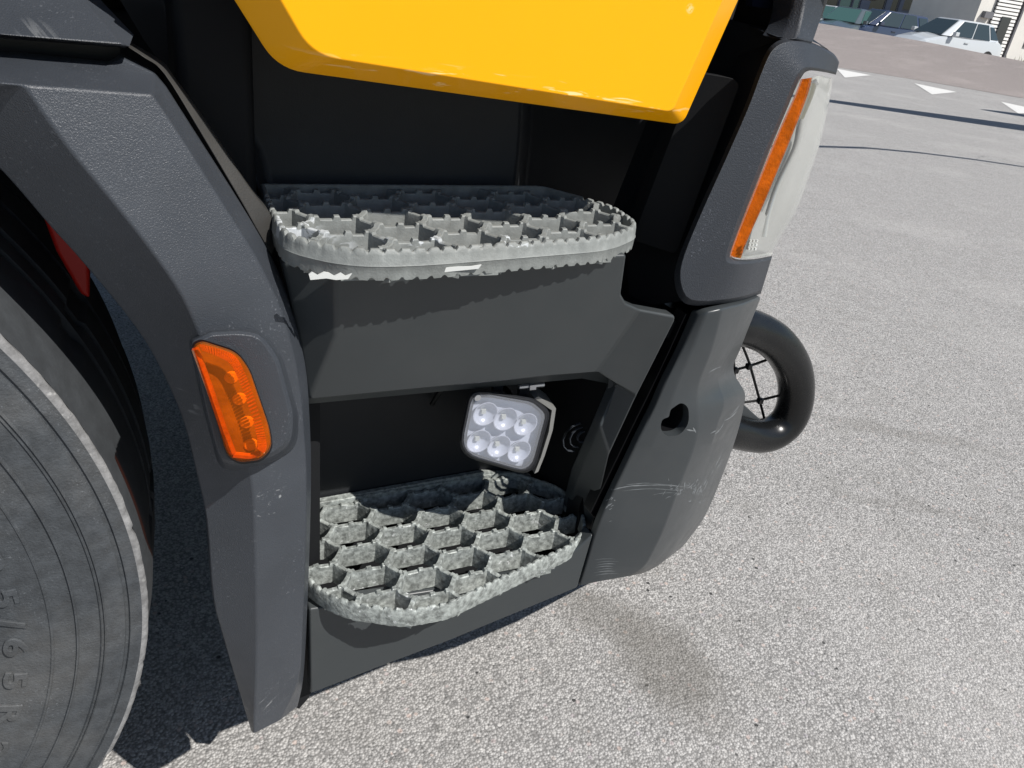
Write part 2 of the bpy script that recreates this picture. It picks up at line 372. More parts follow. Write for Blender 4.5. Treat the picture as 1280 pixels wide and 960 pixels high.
rows_.append([c+out_*.8+Vector((0, 0, -.02)) for c in crest])
rows_.append([Vector((c.x+3*out_.x, c.y+3*out_.y, .12)) for c in crest])
rows_.append([Vector((c.x+160*out_.x, c.y+160*out_.y, .12)) for c in crest])
W_ = len(front)
rv = [p for r in rows_ for p in r]
rf = [(i*W_+j, i*W_+j+1, (i+1)*W_+j+1, (i+1)*W_+j) for i in range(len(rows_)-1) for j in range(W_-1)]
tag(mesh('raised_road', rv, rf, m_pink, sm=60), 'pinkish raised asphalt strip rising behind the white triangles', kind='structure')
tri = [[(1046, 86), (1089, 94), (1056, 97)], [(1143, 104), (1196, 115), (1165, 118)], [(1251, 127), (1306, 139), (1273, 142)]]
lab = ['white yield triangle painted on the asphalt beside the headlight', 'middle white yield triangle painted on the asphalt', 'rightmost white yield triangle cut by the photo edge']
for q, l_ in zip(tri, lab):
    o = mesh('yield_marking', [PZ(*p, .005) for p in q], [(0, 1, 2)], m_mark, sm=0); tag(o, l_, 'road marking', 'white yield triangles painted across the road')
# curved tyre mark on the raised road is a thin dark sheet lying on it
# ------------------------------------------------------------------ truck
truck = empty('truck', (-.524, 1.25, 0))
tag(truck, 'dark grey truck corner with yellow door, two step treads, headlight and worn tyre', 'truck')
# lower wheel arch panel
rows = [
 [(-60, 150, .02), (30, 106, -.015), (190, 118, .000), (209, 112, .035)],
 [(10, 222, .02), (82, 180, -.018), (228, 175, .000), (248, 173, .035)],
 [(60, 280, .02), (135, 244, -.02), (283, 262, .000), (303, 259, .035)],
 [(105, 330, .02), (185, 307, -.022), (326, 332, .000), (341, 325, .035)],
 [(170, 410, .02), (228, 370, -.024), (354, 396, .000), (367, 385, .035)],
 [(205, 470, .02), (258, 440, -.022), (371, 462, .004), (382, 450, .03)],
 [(230, 530, .018), (290, 520, -.016), (380, 540, .006), (388, 540, .03)],
 [(245, 590, .015), (314, 597, -.014), (383, 600, .006), (389, 600, .03)],
 [(258, 650, .012), (319, 672, -.014), (382, 690, .006), (387, 690, .03)],
 [(266, 745, .010), (321, 788, -.014), (378, 790, .006), (383, 790, .03)],
 [(279, 797, .008), (320, 850, -.014), (373, 850, .006), (379, 850, .03)],
 [(314, 914, 0), (317, 918, -.010), (350, 901, .004), (372, 884, .03)]]
fen = loft('wheel_arch', rows, m_fender, truck, n=4)
# top bevel of the arch that runs on to the left
sh_ = mesh('shoulder', [P(*p) for p in [(-120, 58, .045), (30, 71, .045), (136, 82, .045), (152, 72, .045), (194, 93, .042), (209, 112, .035),
     (190, 118, .000), (30, 106, -.015), (-120, 95, -.012), (-60, 150, .02), (-150, 150, .03)]],
     [(0, 1, 7, 8), (1, 2, 6, 7), (2, 3, 4, 6), (4, 5, 6), (7, 9, 10, 8)], m_fender)
bm = bmesh.new(); bm.from_mesh(fen.data); bm.from_mesh(sh_.data); bmesh.ops.remove_doubles(bm, verts=bm.verts, dist=5e-4)
bmesh.ops.recalc_face_normals(bm, faces=bm.faces)
if sum(f.normal.y for f in bm.faces) > 0: bmesh.ops.reverse_faces(bm, faces=bm.faces)
bm.to_mesh(fen.data); bm.free(); bpy.data.objects.remove(sh_)
add_thick(fen, .02); add_bevel(fen, .011, 4)
# near-black sheet painting the shade in the slot between the arch panels
slab('arch_slot', [(-120, 20, .095), (150, 50, .095), (150, 95, .095), (-120, 80, .095)], .03, m_seal_gap, fen)
uf = mesh('upper_arch_panel', [P(*p) for p in [(-120, -60, .12), (-120, 30, .028), (0, 43, .028), (160, 58, .034), (167, 43, .06), (124, -2, .09), (82, -60, .14), (56, -60, .12), (100, -5, .075), (150, 54, .032),
     (-120, 36, .085), (0, 48, .085), (156, 60, .085)]],
     [(0, 1, 2, 9, 8, 7), (2, 3, 9), (7, 8, 5, 6), (8, 9, 4, 5), (9, 3, 4), (1, 10, 11, 2), (2, 11, 12, 3)], m_fender, truck, bevel=.003)
# trim strip behind the arch
rows = [[(100, -60, .05), (128, -60, .05)], [(140, -6, .05), (124, -6, .06)], [(168, 36, .05), (150, 40, .06)], [(158, 58, .045), (152, 64, .06)]]
rows = [[(158, 58, .044), (166, 60, .050)], [(180, 72, .044), (206, 84, .052)], [(205, 92, .044), (220, 102, .052)], [(250, 165, .044), (262, 160, .052)],
        [(300, 250, .044), (316, 240, .052)], [(318, 282, .044), (338, 268, .056)], [(332, 306, .044), (344, 290, .06)], [(340, 322, .044), (343, 310, .06)]]
loft('edge_trim', rows, m_trim, truck, n=4, thick=.03, bevel=.002)
# marker lamp pod
pod0 = rnd([(234, 424, -.014), (262, 411, -.016), (298, 409, -.012), (332, 412, -.006), (356, 447, .002), (376, 520, .006), (374, 562, .006), (345, 580, 0), (300, 590, -.012), (274, 586, -.010), (256, 520, -.012)], [8, 6, 8, 20, 10, 10, 22, 10, 8, 14, 10])
c0 = [P(*p) for p in pod0]; ctr = (286, 500)
pod1 = [(p[0]+(ctr[0]-p[0])*.09-1, p[1]+(ctr[1]-p[1])*.07-2, -.036) for p in pod0]
pod2 = [(p[0]+(ctr[0]-p[0])*.15-1, p[1]+(ctr[1]-p[1])*.12-2, -.040) for p in pod0]
pod = rings('lamp_pod', [[P(p[0], p[1], p[2]+.012) for p in pod0], [P(*p) for p in pod1], [P(*p) for p in pod2]], m_fender, truck, cap0=False, bevel=.004)
ml0 = rnd([(240, 432, 0), (252, 426, 0), (296, 440, 0), (312, 462, 0), (337, 535, 0), (340, 560, 0), (326, 575, 0), (300, 578, 0), (284, 570, 0), (272, 530, 0)], [8, 6, 12, 10, 10, 10, 8, 6, 10, 10])
mc = (292, 502)
def ml(s, y, dx=0): return [P(mc[0]+(p[0]-mc[0])*s+dx, mc[1]+(p[1]-mc[1])*s, y) for p in ml0]
rings('marker_gasket', [ml(1.035, -.028), ml(1.035, -.044)], m_seal_gap, pod)
mlamp = rings('marker_board', [ml(.97, -.0425), ml(.97, -.0445)], m_amberdk, pod)
rings('marker_lens', [ml(.99, -.044), ml(1.0, -.052), ml(.95, -.059), ml(.86, -.061)], m_amber, pod, cap0=False, sm=50)
cells = MB()
for (cu, cv) in ((289, 472), (299, 499), (308, 528), (313, 556)):
    a = P(cu-8, cv-9, -.045); b = P(cu+9, cv+9, -.045)
    cells.tube([Vector(((a.x+b.x)/2, -.0440, (a.z+b.z)/2)), Vector(((a.x+b.x)/2, -.0462, (a.z+b.z)/2))], [abs(a.x-b.x)*.62, abs(a.x-b.x)*.50], 14)
    c = (a+b)/2; cells.box((c.x-.0022, -.0470, c.z-.0022), (c.x+.0022, -.0460, c.z+.0022))
cells.build('led_cell', m_led, pod, bevel=.0008)
rb = MB()
edge = spline([(250, 431, 0), (275, 437, 0), (294, 446, 0), (306, 466, 0), (317, 495, 0), (328, 530, 0), (333, 555, 0), (330, 566, 0)], 8)
inn = spline([(254, 438, 0), (274, 446, 0), (288, 455, 0), (297, 472, 0), (308, 500, 0), (318, 533, 0), (322, 554, 0), (321, 560, 0)], 8)
for e_, i_ in zip(edge, inn):
    a = P(e_[0], e_[1], -.057); b = P(i_[0], i_[1], -.057); rb.tube([a, b], .0009, 5)
r_ = rb.build('lens_ribs', m_amberin, pod); tag(r_, kind='stuff')
fr = MB()
for q in ([(244, 436), (262, 485), (279, 535), (291, 566)], [(291, 568), (312, 570), (326, 566)]):
    fr.tube([P(a, b, -.050) for a, b in q], .0028, 6)
fr.build('lens_border', m_amberin, pod)

# cab side: black moulding behind the door and above the steps
cs = loft('cab_side_panel', [
 [(120, -120, .20), (210, -120, .17), (235, -120, .20), (655, -120, .20), (665, -120, .33), (960, -120, .36)],
 [(150, 0, .20), (205, 0, .17), (228, 20, .20), (655, 0, .20), (665, 0, .33), (960, 0, .36)],
 [(250, 150, .20), (285, 150, .17), (310, 160, .20), (652, 160, .20), (662, 165, .33), (900, 160, .36)],
 [(300, 240, .20), (318, 225, .17), (336, 228, .185), (645, 236, .20), (655, 240, .33), (860, 250, .36)],
 [(330, 300, .20), (340, 300, .17), (350, 300, .18), (645, 310, .20), (655, 310, .33), (850, 320, .36)],
 [(360, 420, .20), (365, 400, .17), (370, 400, .18), (645, 400, .20), (655, 400, .33), (860, 410, .36)]], m_black, truck, n=3, bevel=.006)
# yellow door
dout = rnd([(205, -140, 0), (347, 86, 0), (853, 156, 0), (985, -140, 0)], [0, 34, 13, 0], 7)
din = rnd([(270, -140, -.020), (391, 69, -.020), (840, 140, -.020), (966, -140, -.020)], [0, 34, 9, 0], 7)
dback = [(p[0], p[1], .03) for p in dout]
door = rings('door', [[P(*p) for p in dback], [P(p[0], p[1], .003) for p in dout], [P(*p) for p in din]], m_yellow, truck, bevel=.002, sm=30)

# ---- step surround (fascia) with the lamp recess
fasc = [
 [(345, 318, .03), (470, 318, .03), (600, 318, .03), (700, 318, .03), (782, 306, .03)],
]
FY = .002
fo = mesh('step_fascia', [P(*p) for p in [
  (352, 328, .020), (784, 318, -.006), (777, 368, -.002), (784, 380, FY), (800, 387, FY), (845, 395, FY), (844, 402, FY), (796, 497, FY+.005), (762, 570, .022), (740, 664, .055),
  (706, 655, .115), (722, 594, .070), (750, 533, FY+.028), (771, 483, .038), (767, 476, .036), (745, 466, .034), (700, 470, .030), (385, 501, .032), (375, 430, .026), (362, 370, .022), (420, 328, -.008), (420, 420, .004)]],
  [(0, 20, 21, 17, 18, 19), (20, 1, 2, 3, 4, 15, 16, 21), (16, 17, 21), (4, 5, 6, 7, 14, 15), (7, 8, 12, 13, 14), (8, 9, 10, 11, 12)], m_fascia, truck)
add_thick(fo, .018); add_bevel(fo, .004, 3)
# soft lower lip of the fascia and the bevel turning down the front side of the recess
slab('recess_lip', rnd([(385, 497, .046), (700, 467, .046), (745, 463, .048), (780, 474, .05), (775, 486, .06), (765, 482, .06), (740, 472, .06), (385, 505, .06)], [0, 10, 10, 6, 4, 6, 10, 0]), .02, m_fascia, fo, bevel=.002)
# recess walls
rc = MB()
zt, zb = .72, .40
bx0, bx1 = .09, .50
rc.poly([(bx0, .195, zb), (bx1, .195, zb), (bx1, .195, zt), (bx0, .195, zt)])
back_w = rc.build('recess_back', m_black, truck)
rc = MB(); rc.hexa([Vector((.12, .045, zt+.0)), Vector((.60, .045, zt)), Vector((.60, .20, zt)), Vector((.12, .20, zt))], [Vector((.12, .045, zt+.02)), Vector((.60, .045, zt+.02)), Vector((.60, .20, zt+.02)), Vector((.12, .20, zt+.02))])
rc.build('recess_ceiling', m_dark, truck)
p_a = [P(771, 483, .055), P(705, 640, .125)]
mesh('recess_side', [p_a[0], p_a[1], (.475, .2, .43), (.475, .2, .73), P(690, 690, .06), (.46, .2, .36), P(771, 440, .055)], [(0, 1, 2, 3), (1, 4, 5, 2), (0, 3, 6)], m_dark, truck)
bo = MB(); c = P(728, 545, .10)
for r_o, r_i, dx in ((.009, .0075, 0), (.016, .0150, -.004), (.022, .021, -.008)):
    for k in range(12):
        if r_o > .01 and not (3 <= k <= 8): continue
        a0, a1 = 2*math.pi*k/12, 2*math.pi*(k+1)/12
        q = [(c.x+dx+math.cos(a)*r, c.y, c.z+math.sin(a)*r) for a, r in ((a0, r_i), (a1, r_i), (a1, r_o), (a0, r_o))]
        bo.hexa([Vector(p) for p in q], [Vector(p)-Vector((0, .003, 0)) for p in q])
bo.build('recess_bolt', m_fender, truck)
# vertical boxes that close the gaps
slab('gap_filler', [(838, 385, .07), (880, 385, .07), (880, 420, .07), (800, 560, .07), (745, 690, .07), (715, 690, .07), (725, 630, .07), (790, 490, .07), (838, 405, .07)], .03, m_seal_gap, truck)
loft('seal_lip', [[(858, 392, .035), (866, 392, .04)], [(822, 470, .035), (829, 474, .04)], [(785, 545, .035), (792, 549, .04)], [(738, 642, .035), (744, 648, .04)]], m_seal_gap, truck, n=3, thick=.02, bevel=.0015)
# lower sill panel
def zpt(u, v, y, z): q = P(u, v, y); return Vector((q.x, y, z))
st_ = [zpt(386, 760, .034, .424), zpt(600, 700, .022, .418), zpt(700, 680, .02, .418)]
sb_ = [P(742, 668, .022), P(722, 735, .022), P(640, 769, .020), P(560, 802, .024), P(470, 836, .028), P(388, 868, .032)]
so_ = st_+sb_
sill = mesh('sill_panel', so_+[p+Vector((0, .02, 0)) for p in so_], [tuple(range(9)), tuple(range(17, 8, -1))]+[(i, (i+1) % 9, 9+(i+1) % 9, 9+i) for i in range(9)], m_fascia, truck, bevel=.003)
bx = MB(); bx.box((.10, .07, .375), (.50, .197, .382)); bx.build('step_well_floor', m_dark, truck)
SILLX=1
# dark slab filling the black gap between fender and sill
slab('fender_gap', [(365, 480, .10), (400, 480, .10), (400, 840, .09), (386, 872, .07), (374, 886, .06), (360, 880, .06)], .03, m_dark, truck)
# ---- bumper corner
rows = [
 [(872, 392, .018), (884, 390, .010), (903, 386, .008), (930, 380, .03), (951, 372, .07), (935, 376, .5)],
 [(853, 436, .018), (866, 436, .011), (890, 436, .012), (910, 436, .036), (928, 430, .085), (900, 430, .5)],
 [(831, 480, .018), (846, 482, .013), (873, 482, .018), (898, 474, .046), (917, 462, .095), (880, 460, .5)],
 [(819, 508, .018), (836, 510, .012), (872, 514, .012), (905, 503, .026), (931, 490, .065), (880, 485, .5)],
 [(808, 530, .018), (826, 532, .012), (872, 538, .008), (897, 530, .020), (930, 508, .070), (880, 505, .5)],
 [(797, 552, .018), (816, 556, .012), (866, 564, .006), (889, 558, .022), (923, 538, .095), (880, 535, .5)],
 [(778, 592, .018), (800, 597, .012), (850, 606, .004), (876, 598, .026), (908, 582, .105), (860, 580, .5)],
 [(755, 640, .018), (780, 646, .012), (832, 655, .004), (857, 652, .030), (884, 640, .110), (830, 635, .5)],
 [(744, 668, .020), (768, 676, .013), (819, 684, .007), (842, 684, .034), (861, 674, .112), (810, 670, .5)],
 [(734, 702, .022), (760, 706, .015), (805, 708, .012), (824, 706, .038), (845, 690, .114), (790, 690, .5)],
 [(724, 733, .024), (748, 728, .017), (785, 721, .018), (800, 718, .042), (818, 709, .116), (770, 705, .5)]]
bump = loft('bumper', rows, m_bumper, truck, n=5)
def cut(obj, cutter):
    md = obj.modifiers.new('cut', 'BOOLEAN'); md.object = cutter; md.operation = 'DIFFERENCE'; md.solver = 'EXACT'
    for b_ in obj.modifiers:
        if b_.type == 'BEVEL': b_.harden_normals = False; b_.loop_slide = True
    bpy.context.view_layer.update(); ev = obj.evaluated_get(bpy.context.evaluated_depsgraph_get()); me = bpy.data.meshes.new_from_object(ev)
    obj.modifiers.clear(); obj.data = me; bpy.data.objects.remove(cutter)
add_thick(bump, .012); add_bevel(bump, .007, 4)
mesh('bumper_end', [P(872, 392, .018), P(819, 508, .018), P(744, 668, .020), P(724, 733, .024), P(872, 394, .09), P(815, 515, .09), P(744, 668, .09), P(726, 728, .09)],
     [(0, 1, 5, 4), (1, 2, 6, 5), (2, 3, 7, 6)], m_bumper, bump)
slab('bumper_gap', [(860, 372, .10), (938, 362, .14), (932, 382, .14), (860, 398, .10)], .2, m_dark, bump)
mesh('bumper_top', [P(872, 391, .020), P(951, 371.5, .07), P(935, 376, .5), P(880, 385, .3)], [(0, 1, 2, 3)], m_bumper, bump)
# keyhole opening: dark cup set in the skin with a lighter lip
key = rnd([(838, 512, .012), (852, 503, .012), (861, 509, .012), (860, 528, .012), (848, 543, .012), (832, 545, .012), (825, 536, .012), (828, 524, .012), (836, 521, .012)], [3, 6, 6, 8, 8, 6, 6, 5, 2])
def keyl(s, y): return [P(843+(p[0]-843)*s, 525+(p[1]-525)*s, .012)+Vector((0, y-.012, 0)) for p in key]
kc = rings('cutter', [keyl(1.0, -.03), keyl(1.0, .06)], m_seal_gap)
cut(bump, kc); smooth(bump, 28)
def onsurf(o, u, v):
    d = ray(u, v).normalized(); ok, loc, nn, _ = o.ray_cast(CAM-WV, d); loc = loc+WV
    return (loc-d*.0004) if ok else None
WV = Vector((0, 0, 0))
sc_ = MB(); random.seed(11)
def scr(u0, v0, u1, v1, wpx, bend=0):
    prev = None; K = max(3, int(math.dist((u0, v0), (u1, v1))/4))
    L0 = math.dist((u0, v0), (u1, v1))+1e-6; nu, nv = -(v1-v0)/L0, (u1-u0)/L0
    for k in range(K+1):
        t = k/K; b_ = bend*4*t*(1-t); u = u0+(u1-u0)*t+nu*b_; v = v0+(v1-v0)*t+nv*b_
        ww = wpx*(math.sin(math.pi*min(.98, max(.02, t)))**.6)*random.uniform(.4, 1.1)/2
        a = onsurf(bump, u+nu*ww, v+nv*ww); c = onsurf(bump, u-nu*ww, v-nv*ww)
        if prev and a and c: sc_.poly([prev[0], prev[1], c, a])
        prev = (a, c) if a and c else None
for q in ((764, 613, 800, 606, 1.6, -1), (770, 610, 858, 609, 1.3, -3), (778, 614, 850, 614, .9, -3), (800, 605, 868, 611, 1.0, -2), (815, 619, 850, 617, .8, -2), (782, 606, 812, 603, .8, 0)): scr(*q)
for k in range(26):
    u, v = random.gauss(846, 11), random.gauss(615, 6); a = random.gauss(-.5, .5); l_ = random.uniform(3, 12); scr(u, v, u+l_*math.cos(a), v+l_*math.sin(a), random.uniform(.6, 1.6), random.uniform(-2, 2))
for k in range(14):
    u, v = random.gauss(872, 4), random.gauss(614, 7); a = random.gauss(-1, .5); l_ = random.uniform(3, 9); scr(u, v, u+l_*math.cos(a), v+l_*math.sin(a), random.uniform(.6, 1.6), 0)
for k in range(16):
    t = random.random(); u, v = 905-t*30+random.gauss(0, 3), 565+t*55+random.gauss(0, 4); l_ = random.uniform(5, 14); scr(u, v, u-l_*.5, v+l_, random.uniform(.5, 1.3), 0)
for k in range(7): scr(742+random.uniform(0, 5), 700+k*3.2, 772+random.uniform(-6, 3), 699+k*3.0, random.uniform(.6, 1.2), -1)
for k in range(14):
    u, v = random.gauss(763, 4), random.gauss(628, 8); scr(u, v, u+random.uniform(1, 5), v-random.uniform(0, 5), random.uniform(.8, 2))
for q in ((858, 537, 869, 539, 3, 0), (866, 534, 870, 541, 2, 0), (884, 467, 905, 457, 1.6, -1), (888, 542, 897, 537, 1.6, 0), (890, 545, 905, 528, 1.2, 2), (905, 526, 922, 512, 1.8, 2), (912, 520, 925, 505, 1.2, 1), (748, 610, 762, 600, .8, 0)): scr(*q)
tag(sc_.build('scratches', m_scuff, bump, sm=0, fix=False), kind='stuff')
rings('towing_eye_cup', [keyl(1.05, .022), keyl(1.0, .05)], m_seal_gap, bump, cap0=False, sm=40)
# ---- headlight bezel
def rowz(*a): return list(a)
rows = [
 [(905, 28, .20), (925, 27, .12), (972, 47, .035), (992, 49, .025), (1020, 56, .05), (1048, 72, .10), (1035, 60, .45)],
 [(895, 40, .20), (915, 45, .12), (955, 66, .030), (985, 78, .012), (1010, 83, .03), (1044, 94, .10), (1030, 88, .45)]]
spine = [((951, 367), (965, 321), .080, .075), ((931, 374), (945, 325), .040, .034), ((907, 379), (927, 326), .018, .012), ((872, 382), (915, 324), .012, .006), ((852, 376), (912, 318), .012, .005),
 ((843, 352), (917, 302), .012, .005), ((848, 322), (926, 278), .012, .005), ((873, 262), (945, 228), .012, .006), ((900, 203), (962, 185), .012, .008), ((930, 135), (981, 139), .013, .010),
 ((950, 82), (993, 110), .015, .012), ((963, 58), (1001, 95), .018, .013), ((982, 48), (1006, 89), .024, .016), ((1006, 50), (1014, 87), .036, .026), ((1030, 60), (1029, 89), .066, .055), ((1043, 68), (1038, 91), .088, .08), ((1049, 78), (1045, 93), .105, .10)]
rows = []
for (o_, i_, yo, yi) in spine:
    m_u, m_v = o_[0]*.9+i_[0]*.1, o_[1]*.9+i_[1]*.1
    rows.append([(o_[0]-1+(i_[0]-o_[0])*.04, o_[1]+(i_[1]-o_[1])*.04, yo+.11), (o_[0], o_[1], yo+.008), (m_u, m_v, yo-.004), (i_[0]*.92+o_[0]*.08, i_[1]*.92+o_[1]*.08, yi), (i_[0], i_[1], yi+.006), (i_[0]+(i_[0]-o_[0])*.03, i_[1]+(i_[1]-o_[1])*.03, yi+.045)])
bez = loft('headlight_surround', rows, m_bezel, truck, n=4, bevel=.003, seg=3)
loft('surround_top', [[(972, 46, .034), (930, 30, .12), (900, 24, .24)], [(990, 47, .036), (970, 36, .12), (960, 26, .24)], [(1010, 50, .046), (1005, 45, .12), (1000, 38, .24)], [(1034, 61, .08), (1030, 58, .15), (1022, 54, .3)], [(1049, 77, .11), (1046, 74, .16), (1040, 72, .35)]], m_bezel, bez, n=3, bevel=.002)
# dark inner side of the surround with its inset panel
slab('surround_side', rnd([(905, 22, .14), (985, 44, .06), (962, 80, .055), (860, 335, .055), (858, 376, .06), (788, 385, .12), (782, 318, .14), (830, 200, .15)], 6), .06, m_black, bez, bevel=.004)
slab('surround_hatch', rnd([(870, 90, .075), (918, 98, .060), (925, 106, .056), (845, 318, .058), (790, 300, .10)], [6, 8, 8, 8, 6]), .02, m_dark, bez, bevel=.003)
# ---- headlight
hl_a = [[(1001, 99), (1015, 97), (1022, 95), (1030, 95), (1041, 99)],
        [(994, 118), (1010, 117), (1018, 116), (1027, 117), (1037, 124)],
        [(975, 160), (993, 162), (1002, 163), (1013, 166), (1027, 172)],
        [(957, 203), (975, 206), (985, 208), (998, 212), (1013, 216)],
        [(938, 250), (955, 254), (965, 257), (980, 262), (996, 262)],
        [(919, 297), (934, 301), (944, 303), (958, 304), (975, 298)],
        [(911, 320), (926, 323), (936, 322), (948, 321), (965, 316)]]
ys = [.022, .016, .018, .045, .10]
def hl(c0, c1, dy=0, extra=None):
    out = []
    for r in hl_a:
        q = [(r[j][0], r[j][1], ys[j]+dy) for j in range(c0, c1+1)]
        if extra: q.append((r[c1][0]-14, r[c1][1], extra))
        out.append(q)
    return out
hlamp = loft('headlight', hl(1, 4, .045, .4), m_refl, truck, n=5, cols=2)
loft('clear_lens', hl(1, 4, 0, .3), m_hazy, hlamp, n=5, cols=3, sm=60)
loft('amber_reflector', hl(0, 1, .012), m_amberin, hlamp, n=5)
loft('amber_lens', hl(0, 1), m_amber, hlamp, n=5, sm=60)
lm = MB(); lm.tube([P(r[1][0], r[1][1], .0155) for r in hl_a], .0016, 6); lm.tube([P(r[0][0], r[0][1], .021) for r in hl_a], .0018, 6)
lm.tube([P(911, 320, .022), P(934, 322, .018), P(965, 317, .10)], .0016, 6)
lm.build('lens_rib', m_hazy, hlamp)
dv = MB()
dv.tube([P(a, b, y) for a, b, y in spline([(1022, 102, .045), (1010, 112, .05), (1001, 150, .05), (994, 185, .055), (972, 232, .055), (960, 268, .05), (955, 296, .045)], 5)], .0035, 8)
pass
dv.build('reflector_divider', m_refl, hlamp, sm=80)
slab('inner_bezel', rnd([(1008, 106, .038), (1022, 104, .045), (1016, 122, .045), (1004, 150, .04), (999, 148, .035)], 4), .004, m_olive, hlamp)
slab('inner_bezel', rnd([(946, 262, .03), (958, 268, .045), (950, 306, .045), (934, 314, .03)], 4), .004, m_refl, hlamp)

dt = MB()
for i in range(3):
    for j in range(3):
        c = P(938+j*4-i*1, 301+i*5, .022); dt.box(c-Vector((.0012, .001, .0012)), c+Vector((.0012, .001, .0012)))
dt.build('lens_dots', m_pale, hlamp)
# ---- pillar and mirror foot above the surround
loft('front_pillar', [[(950, -80, .16), (1000, -80, .08), (1056, -80, .15), (1040, -80, .5)], [(925, -5, .16), (985, -5, .08), (1036, -5, .15), (1020, -5, .5)],
  [(915, 26, .16), (970, 25, .09), (1026, 24, .15), (1010, 24, .5)], [(905, 50, .17), (962, 48, .11), (1014, 52, .16), (1000, 52, .5)]], m_black, truck, n=3, bevel=.006)
loft('mirror_foot', [[(990, -30, .06), (1012, -30, .05), (1036, -30, .08)], [(990, 8, .055), (1006, 8, .045), (1030, 10, .075)], [(984, 34, .045), (1000, 34, .035), (1022, 38, .06)], [(975, 50, .032), (996, 50, .022), (1016, 55, .045)]], m_bezel, truck, n=3, thick=.03, bevel=.005)
slab('side_window', [(948, -80, .10), (1000, -80, .10), (976, 14, .10), (940, 8, .10)], .01, mk('dark glass', (.01, .014, .03), .08), truck)

# ---- body volume behind the skins (keeps light out, throws the truck's shadow)
bb = MB()
bb.box((.06, .42, .30), (.74, 2.35, 2.9)); bb.box((.06, .20, .26), (.62, .41, .72)); bb.box((.44, .06, 1.09), (.74, .45, 2.9)); bb.box((-1.5, .60, 1.0), (.06, 2.0, 2.9)); bb.box((-6, .75, .62), (.06, 1.75, .95))
bb.box((-1.3, .05, 1.20), (.06, .60, 1.25)); bb.box((.04, .10, .72), (.10, .24, 1.20))
bb.build('cab_body', m_dark, truck, bevel=.01)
slab('upper_door_skin', [(208, -135, .01), (985, -135, .01), (1400, -900, .01), (-200, -900, .01)], .03, m_yellow, truck)
slab('chassis_member', [(52, 268, .16), (112, 300, .16), (112, 375, .16), (100, 368, .16), (70, 315, .16)], .08, m_red, truck, bevel=.004)

